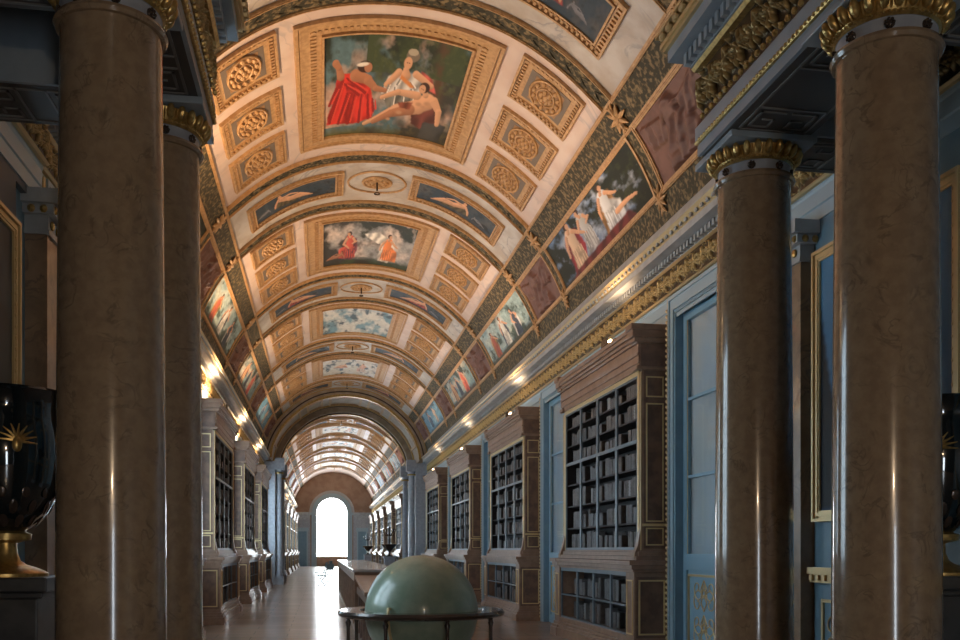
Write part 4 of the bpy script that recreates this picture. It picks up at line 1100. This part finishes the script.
    # interior
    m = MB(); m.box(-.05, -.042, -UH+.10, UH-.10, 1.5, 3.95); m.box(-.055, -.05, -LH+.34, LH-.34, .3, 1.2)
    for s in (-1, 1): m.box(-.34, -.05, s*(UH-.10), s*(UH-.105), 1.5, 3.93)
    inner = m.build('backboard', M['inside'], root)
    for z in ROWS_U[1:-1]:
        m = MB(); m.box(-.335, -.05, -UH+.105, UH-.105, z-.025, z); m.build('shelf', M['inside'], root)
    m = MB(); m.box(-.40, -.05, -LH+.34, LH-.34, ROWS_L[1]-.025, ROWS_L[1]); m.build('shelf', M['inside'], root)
    # glazed / latticed doors, four above and four below
    ya = UH-.145
    for i in range(4):
        a = -ya+2*ya*i/4; b = a+2*ya/4
        m = MB(); m.box(-.365,-.34,a,a+.04,1.5,3.88); m.box(-.365,-.34,b-.04,b,1.5,3.88); m.box(-.365,-.34,a+.04,b-.04,1.5,1.54); m.box(-.365,-.34,a+.04,b-.04,3.84,3.88); m.box(-.365,-.34,a+.04,b-.04,2.96,3.01)
        d = m.build('door', M['mullion'], root)
    yl = LH-.34
    for i in range(4):
        a = -yl+2*yl*i/4; b = a+2*yl/4
        m = MB(); xa = min(curve_x(a, yl), curve_x(b, yl))+.04
        xA, xB = curve_x(a, yl)+.02, curve_x(b, yl)+.02
        def slab(y0, y1, z0, z1):
            f = lambda y: xA+(xB-xA)*(y-a)/(b-a)
            m.add([(f(y0),y0,z0),(f(y0)+.03,y0,z0),(f(y1)+.03,y1,z0),(f(y1),y1,z0),(f(y0),y0,z1),(f(y0)+.03,y0,z1),(f(y1)+.03,y1,z1),(f(y1),y1,z1)], [(0,3,2,1),(4,5,6,7),(0,1,5,4),(1,2,6,5),(2,3,7,6),(3,0,4,7)])
        slab(a, a+.03, .33, 1.2); slab(b-.03, b, .33, 1.2); slab(a+.03, b-.03, .33, .36); slab(a+.03, b-.03, 1.14, 1.2); slab(a+.03, b-.03, .72, .745)
        m.build('lower_door', M['mullion'], root)
    return root
bc0 = make_bookcase()
cases = []   # (sg, y, index, hall)
first = True
for hall, (yc, n) in enumerate(((YC0, NB), (YC2, NB2))):
    for k in range(n):
        for sg in (1, -1):
            o = bc0 if first else copy_tree(bc0); first = False
            o.location = (WR if sg > 0 else WL, yc+P*k, 0); o.rotation_euler = (0,0,0 if sg > 0 else PI)
            side = 'right' if sg > 0 else 'left'
            if hall == 0: lb = 'tall mahogany bookcase with gilt mouldings, %s on the %s wall%s' % (ORD[k], side, ', hidden behind the columns' if (k == 0 and sg < 0) else '')
            else: lb = 'distant tall bookcase, %s beyond the gilded arch on the %s wall' % (ORD[k], side)
            tag(o, lb, 'bookcase', 'bookcases lining the gallery'); cases.append((sg, yc+P*k, k, hall))

# books
def book_mesh(name, mt):
    m = MB(); n = 6    # unit book: x depth 0..1 (spine at x=0 side), y thickness 0..1, z 0..1
    pr = [(.12*(1-math.sin(PI*i/n)) , i/n) for i in range(n+1)]
    vs = [(x, y, 0) for x, y in pr]+[(1,1,0),(1,0,0)]; k = len(vs); top = [(x,y,1) for x,y,_ in vs]
    m.add(vs+top, [tuple(range(k-1,-1,-1)), tuple(range(k,2*k))]+[(i,(i+1)%k,k+(i+1)%k,k+i) for i in range(k)])
    for z in (.12,.3,.5,.7,.88):
        vs = [(x-.05, y, z-.012) for x, y in pr]+[(x-.05, y, z+.012) for x, y in pr]; q = len(pr)
        m.add(vs+[(.3,0,z-.012),(.3,1,z-.012),(.3,1,z+.012),(.3,0,z+.012)], [(i,i+1,q+i+1,q+i) for i in range(q-1)])
    me = m.build(name, mt, smooth=True); d = me.data; bpy.data.objects.remove(me); return d
BM = [book_mesh('book', M[k]) for k in ('leather','leather2','leather3','paper')]
ROWN = ['bottom shelf', 'second shelf up', 'third shelf up', 'fourth shelf up', 'fifth shelf up', 'sixth shelf up', 'top shelf']
ORDS = ['first','second','third','fourth','fifth','sixth','seventh','eighth','ninth','tenth','eleventh','twelfth']
rest = MB(); nind = 0
def boxrest(sg, xl, yl, z, d, t, h, yc):
    if sg > 0: rest.box(WR+xl, WR+xl+d, yc+yl, yc+yl+t, z, z+h)
    else: rest.box(WL-xl, WL-xl-d, yc-yl, yc-yl-t, z, z+h)
for (sg, yc, k, hall) in cases:
    near = (hall == 0 and sg > 0 and k in (0, 1))
    r = random.Random(int(yc*10)+sg)
    for part, rows in (('upper', ROWS_U), ('lower', ROWS_L)):
        half = (UH-.145) if part == 'upper' else (LH-.34)
        for ri in range(len(rows)-1):
            z = rows[ri]; hmax = rows[ri+1]-rows[ri]-.05
            for ci in range(4):
                a = -half+2*half*ci/4+.05; b = -half+2*half*(ci+1)/4-.05
                y = a + r.random()*.04; bi = 0
                grp = r.choice((0,1,2,0,1)); fill = r.choice((1,1,1,.85,.75)); hb = hmax*r.uniform(.62,.92)
                tw = r.uniform(.075,.13) if part == 'upper' else r.uniform(.08,.12)
                while y < a+(b-a)*fill-.08 and bi < 12:
                    if r.random() < .25: hb = hmax*r.uniform(.6,.95); tw = r.uniform(.07,.13)
                    t = tw*r.uniform(.92,1.08); h = hb*r.uniform(.97,1.03); dep = .17*r.uniform(.85,1.1)
                    if y+t > b: break
                    xs = -.28+r.uniform(-.01,.02) if part == 'upper' else -.30+r.uniform(-.01,.02)
                    if near and nind < 300 and not (k == 1 and part == 'lower'):
                        g = grp if r.random() < .85 else r.choice((0,1,2,3))
                        o = bpy.data.objects.new('book', BM[g]); C.objects.link(o); o.location = (WR+xs, yc+y, z+.001); o.scale = (dep, t-.006, h)
                        colr = ['brown','grey','dark','pale'][g]
                        # seen from the hall: left = far end, so count compartments from the far end
                        tag(o, '%s book, %s from right, %s%s, %s column from right, %s right bookcase' % (colr, ORDS[bi], 'lower cabinet ' if part == 'lower' else '', ROWN[ri] if part == 'upper' else ('bottom' if ri == 0 else 'top'), ORDS[ci], ORD[k]), 'book', 'books on the shelves of the right bookcases')
                        nind += 1
                    else: boxrest(sg, xs, y, z+.001, dep, t-.008, h, yc)
                    y += t; bi += 1
o = rest.build('shelved_books', M['leather']); o['kind'] = 'stuff'; tag(o, 'rows of brown leather books filling the farther bookcases', 'books')

# ------------------------------------------------------------------ globe on its stand
g = empty('globe', (A, 9.95, 0)); tag(g, 'large green-blue terrestrial globe in dark wooden ring stand, on the parquet', 'globe')
m = MB(); m.ell((0,0,.84), (.605,.605,.605), 64, 40); m.build('sphere', M['globe'], g, smooth=True)
m = MB(); m.lathe([(.66,.80),(.86,.80),(.885,.815),(.89,.84),(.87,.865),(.66,.865),(.65,.85),(.66,.80)], n=96, cap=False); m.build('horizon_ring', M['bronze'], g, smooth=True)
m = MB(); m.tube([(.63*math.cos(t), 0, .84+.63*math.sin(t)) for t in [2*PI*k/64 for k in range(64)] if math.sin(t) < .12], .016, 8); 
mer = m.build('meridian_ring', M['goldthin'], g, smooth=True); mer.rotation_euler = (0,0,.9)
for k in range(8):
    a = 2*PI*(k+.28)/8; m = MB(); x, y = .80*math.cos(a), .80*math.sin(a)
    m.lathe([(.035,0),(.035,.03),(.02,.05),(.018,.3),(.028,.34),(.018,.38),(.018,.7),(.03,.75),(.018,.78),(.03,.80)], (x,y,0), 14); m.build('leg', M['bronze'], g, smooth=True)
m = MB(); m.torus((0,0,.16), .78, .022, 64, 8); m.tube([(-.78,0,.16),(.78,0,.16)], .018, 8); m.tube([(0,-.78,.16),(0,.78,.16)], .018, 8); m.lathe([(.09,.14),(.09,.18),(.04,.2),(.04,.23)], n=20); m.build('stretcher', M['bronze'], g, smooth=True)

# ------------------------------------------------------------------ display cases down the middle
def make_case(L, H):
    r = empty('display_case')
    m = MB(); m.box(-.5,.5,-L/2,L/2,H-.05,H); m.build('case_top', M['topstone'], r, bevel=.01)
    m = MB(); m.box(-.47,.47,-L/2+.03,L/2-.03,H-.22,H-.05); m.box(-.46,.46,-L/2+.05,L/2-.05,0,.08); m.build('case_frame', M['woodlight'], r, bevel=.008)
    n = max(2, int(L/.9))
    for i in range(n+1):
        y = -L/2+.06+(L-.12)*i/n
        for s in (-1, 1):
            m = MB(); m.box(s*.46, s*.38, y-.04, y+.04, .08, H-.22); m.build('post', M['woodlight'], r)
    m = MB(); m.box(-.42,.42,-L/2+.07,L/2-.07,.08,H-.22); m.build('cabinet_body', M['wood'], r)
    return r
c1 = make_case(17.5, 1.14); c1.location = (A, 26.0, 0); tag(c1, 'long waist-high display case with pale top running down the centre, behind the globe', 'cabinet')
r = empty('reading_desk', (A, 15.2, 0)); tag(r, 'lower slant-topped dark wooden reading desk between the globe and the long case', 'desk')
m = MB(); m.prism_x([(-1.9,.84),(-1.9,.90),(1.9,1.04),(1.9,.98)], -.46, .46); m.build('desk_top', M['woodlight'], r, bevel=.006)
m = MB(); m.box(-.43,.43,-1.82,1.82,.72,.84); m.build('apron', M['wood'], r)
for sx_ in (-1, 1):
    for i in range(5):
        m = MB(); m.lathe([(.04,0),(.04,.06),(.022,.1),(.028,.4),(.022,.66),(.035,.72)], (sx_*.38, -1.75+i*.87, 0), 12); m.build('leg', M['wood'], r, smooth=True)
m = MB(); m.box(-.36,.36,-1.75,1.75,.1,.13); m.build('lower_shelf', M['wood'], r)

# folding chairs left of the long case
def make_chair():
    r = empty('chair')
    for s in (-1, 1):
        m = MB(); m.tube([(s*.22,-.2,0),(s*.22,.22,.46)], .016, 6); m.tube([(s*.22,.2,0),(s*.22,-.2,.46),(s*.22,-.28,.92)], .016, 6); m.build('side_frame', M['chair'], r)
    m = MB(); m.box(-.23,.23,-.2,.24,.44,.48); m.build('seat', M['chair'], r, bevel=.01)
    m = MB(); m.box(-.23,.23,-.29,-.25,.68,.92); m.build('backrest', M['chair'], r, bevel=.01)
    return r
ch = make_chair()
for i, (x, y, a, lb) in enumerate(((.12,39.2,.9,'pale blue folding chair left of the long display case, nearest'), (-.05,44.5,1.4,'pale blue folding chair left of the display case, second in line'), (.2,50,1.2,'pale blue folding chair farthest from the globe'))):
    o = ch if i == 0 else copy_tree(ch); o.location = (x, y, 0); o.rotation_euler = (0,0,a); tag(o, lb, 'chair', 'chairs left of the display case')

# standing bowls (torcheres) on the far right
def make_torchere():
    r = empty('standing_urn')
    m = MB(); m.box(-.26,.26,-.26,.26,0,1.1); m.box(-.3,.3,-.3,.3,1.1,1.18); m.build('pedestal', M['white'], r, bevel=.01)
    m = MB(); m.lathe([(.14,1.18),(.14,1.22),(.05,1.28),(.05,1.4),(.2,1.55),(.36,1.72),(.38,1.78),(.30,1.80)], n=28); m.build('bowl', M['bronze'], r, smooth=True)
    m = MB(); m.lathe([(.04,1.78),(.03,2.2),(.06,2.25),(.03,2.3),(.02,2.7)], n=12)
    for k in range(6):
        a = 2*PI*k/6; m.tube([(0,0,2.25),(.18*math.cos(a),.18*math.sin(a),2.2),(.3*math.cos(a),.3*math.sin(a),2.4)], .015, 6); m.tube([(.3*math.cos(a),.3*math.sin(a),2.4),(.3*math.cos(a),.3*math.sin(a),2.55)], .02, 6)
    m.build('candelabrum', M['bronze'], r, smooth=True)
    return r
t0 = make_torchere(); t0.location = (3.3, 46.5, 0); tag(t0, 'dark bronze urn with candle branches on pale plinth, by the arch', 'urn', 'bronze urns along the right side')
t1 = copy_tree(t0); t1.location = (3.3, 68.5, 0); tag(t1, 'dark bronze urn with candle branches, farthest down the right side', 'urn', 'bronze urns along the right side')

# ------------------------------------------------------------------ vases on pedestals
def make_vase():
    r = empty('vase')
    m = MB(); m.lathe([(.10,.285),(.16,.32),(.235,.40),(.29,.50),(.325,.62),(.345,.76),(.345,.88),(.325,.99),(.315,1.05),(.32,1.09),(.345,1.14),(.37,1.17),(.36,1.185),(.30,1.185),(.28,1.10)], n=72); m.build('vase_body', M['vase'], r, smooth=True)
    m = MB(); m.lathe([(.25,0),(.25,.02),(.225,.035),(.18,.055),(.12,.075),(.085,.10),(.065,.15),(.062,.215),(.10,.225),(.145,.235),(.15,.275),(.12,.285),(.10,.30)], n=60); m.build('gilt_foot', M['gold'], r, smooth=True)
    m = MB()
    for k in range(14):
        a = 2*PI*k/14
        for t, (rr, z, sz) in enumerate(((.20,.355,.05),(.265,.44,.05),(.305,.53,.035))):
            a2 = a + (PI/14 if t == 1 else 0); m.ell((rr*math.cos(a2), rr*math.sin(a2), z), (.005,.026,sz), 8, 6, Matrix.Rotation(a2, 3, 'Z') @ Matrix.Rotation(.6-.2*t, 3, 'Y'))
    m.build('gilt_leaves', M['bronze'], r, smooth=True)
    for k in range(3):
        a = -1.1+k*2*PI/3; m = MB()
        for j in range(9):
            b = PI*j/8-.1; rr = .12; pz = .84+rr*math.sin(b)*.9; da = rr*math.cos(b)/.345; rad = .35
            m.tube([(rad*math.cos(a), rad*math.sin(a), .84), (rad*math.cos(a+da*.5), rad*math.sin(a+da*.5), .84+(pz-.84)*.6), (rad*math.cos(a+da), rad*math.sin(a+da), pz)], [.012,.008,.003], 5)
        m.ell((.352*math.cos(a), .352*math.sin(a), .82), (.02,.03,.05), 10, 6, Matrix.Rotation(a, 3, 'Z')); m.build('gilt_mask', M['gold'], r, smooth=True)
    return r
def make_pedestal():
    r = empty('pedestal')
    m = MB(); m.box(-.30,.30,-.30,.30,.0,.18); m.box(-.26,.26,-.26,.26,.18,1.20); m.build('pedestal_shaft', M['stonedark'], r, bevel=.01)
    m = MB(); m.box(-.30,.30,-.30,.30,1.20,1.24); m.box(-.335,.335,-.335,.335,1.24,1.33); m.build('pedestal_cap', M['stonedark'], r, bevel=.01)
    return r
v0 = make_vase(); p0 = make_pedestal()
v0.location = (-2.0, 6.42, 1.33); p0.location = (-2.0, 6.42, 0)
tag(v0, 'large glossy black vase with gilt foot, at the left edge', 'vase'); tag(p0, 'dark stone pedestal under the black vase at the left edge', 'pedestal')
v1 = copy_tree(v0); p1 = copy_tree(p0); v1.location = (4.14, 5.78, 1.33); p1.location = (4.14, 5.78, 0); v1.rotation_euler = (0,0,PI)
tag(v1, 'black vase just showing beyond the rightmost column', 'vase'); tag(p1, 'dark stone pedestal beyond the rightmost column', 'pedestal')

# ------------------------------------------------------------------ framed paintings in the vestibule
def wall_painting(sg, y0, y1, z0, z1, img, label):
    xw = A+sg*3.5; r = empty('framed_painting', (0,0,0))
    m = MB(); f = .10
    def fr(d0, d1, w0, w1):
        a, b = xw-sg*d0, xw-sg*d1
        m.box(a,b,y0+w0,y1-w0,z0+w0,z0+w1); m.box(a,b,y0+w0,y1-w0,z1-w1,z1-w0); m.box(a,b,y0+w0,y0+w1,z0+w1,z1-w1); m.box(a,b,y1-w1,y1-w0,z0+w1,z1-w1)
    fr(0,.05,0,f); fr(.05,.075,0,.03); fr(.05,.06,.05,.08)
    n = int((z1-z0)/.09)
    for i in range(n):
        for yy in (y0+f-.02, y1-f+.02): m.ell((xw-sg*.055, yy, z0+.05+i*(z1-z0-.1)/n), (.012,.012,.02), 6, 4)
    m.build('gilt_frame', M['goldthin'], r)
    if sg > 0: fn = lambda u, v, h: (xw-sg*.03, y1-.1+(y0-y1+.2)*u, z1-.1-(z1-z0-.2)*v)
    else: fn = lambda u, v, h: (xw-sg*.03, y0+.1+(y1-y0-.2)*u, z1-.1-(z1-z0-.2)*v)
    painted('canvas', img, fn, M['paint'], r)
    tag(r, label, 'painting'); return r
c = Canvas(70, 100, (0,0,0)); sky = np.array(rgb(84,138,176)); low = np.array(rgb(34,66,104)); c.a = sky*(1-c.v[...,None])+low*c.v[...,None]
c.mix((c.noise(4,3)-.5)*2, rgb(120,142,152)); c.poly([(0,.2),(.03,.34),(.06,.5),(.1,.62),(.16,.7),(.2,.8),(.7,.85),(.7,1),(0,1)], rgb(14,20,26)); c.a *= (.8+.4*c.noise(12,8))[...,None]
wall_painting(1, 6.0, 8.03, 1.76, 4.25, c.a, 'tall gilt-framed landscape with blue sky and dark tree, between the right columns')
c = Canvas(70, 100, (0,0,0)); c.a[:] = rgb(58,64,66); c.mix((c.noise(4,13)-.4)*3, rgb(84,90,92)); c.mix((c.v-.6+.2*c.noise(3,5))*4, rgb(34,34,32))
wall_painting(-1, 6.3, 8.0, 1.9, 4.12, c.a, 'dark gilt-framed painting behind the black vase at the left edge')

# ------------------------------------------------------------------ cornice lamps (small uplights on the bookcase tops)
def make_lamp():
    r = empty('uplight')
    m = MB(); m.box(-.07,.07,-.14,.14,0,.03); m.box(-.07,-.055,-.14,.14,.03,.10); m.box(.055,.07,-.14,.14,.03,.10); m.build('lamp_housing', M['bronze'], r)
    m = MB(); m.tube([(0,-.11,.07),(0,.11,.07)], .018, 8); m.build('bulb', M['bulb'], r, smooth=True)
    return r
lp = make_lamp(); first = True
for hall, (yc, n) in enumerate(((YC0, NB), (YC2, NB2))):
    for k in range(n):
        for sg in (1, -1):
            o = lp if first else copy_tree(lp); first = False
            y = yc+P*k-.8; x = A+sg*3.12; o.location = (x, y, 4.502)
            tag(o, 'small bronze uplight on top of the %s %s bookcase%s' % (ORD[k], 'right' if sg > 0 else 'left', ' beyond the arch' if hall else ''), 'lamp', 'uplights on the bookcases')
            ld = bpy.data.lights.new('lamp_light', 'SPOT')
            fall = (1, .72, .5, .38)[k] if hall == 0 else 1
            ld.energy = (120 if sg > 0 else 470)*fall if hall == 0 else 95
            ld.color = ((1,.64,.36), (1,.66,.39), (1,.74,.50), (1,.79,.58))[k] if hall == 0 else (1,.84,.66); ld.shadow_soft_size = .05
            ld.spot_size = math.radians(150); ld.spot_blend = .9
            lo = bpy.data.objects.new('lamp_light', ld); C.objects.link(lo); lo.parent = o; lo.location = (0, 0, .16)
            lo.rotation_euler = (0, PI-math.radians(sg*38), 0)

# ------------------------------------------------------------------ camera, world, view
cam = bpy.data.cameras.new('camera'); co = bpy.data.objects.new('camera', cam); C.objects.link(co)
cam.sensor_width = 36; cam.lens = 35; cam.shift_y = 230/960; cam.clip_end = 300; cam.clip_start = .05
co.location = (0,0,1.5); co.rotation_euler = (PI/2, 0, -math.radians(9.608))
bpy.context.scene.camera = co
w = bpy.data.worlds.new('world'); bpy.context.scene.world = w; w.use_nodes = True
w.node_tree.nodes['Background'].inputs[0].default_value = (.6,.75,1,1); w.node_tree.nodes['Background'].inputs[1].default_value = .5
sc = bpy.context.scene
sc.view_settings.view_transform = 'Standard'; sc.view_settings.look = 'None'; sc.view_settings.gamma = 1; sc.view_settings.exposure = 0.75; sc.view_settings.use_curve_mapping = False
sc.cycles.use_denoising = True; sc.cycles.max_bounces = 8; sc.cycles.diffuse_bounces = 5; sc.cycles.sample_clamp_indirect = 6
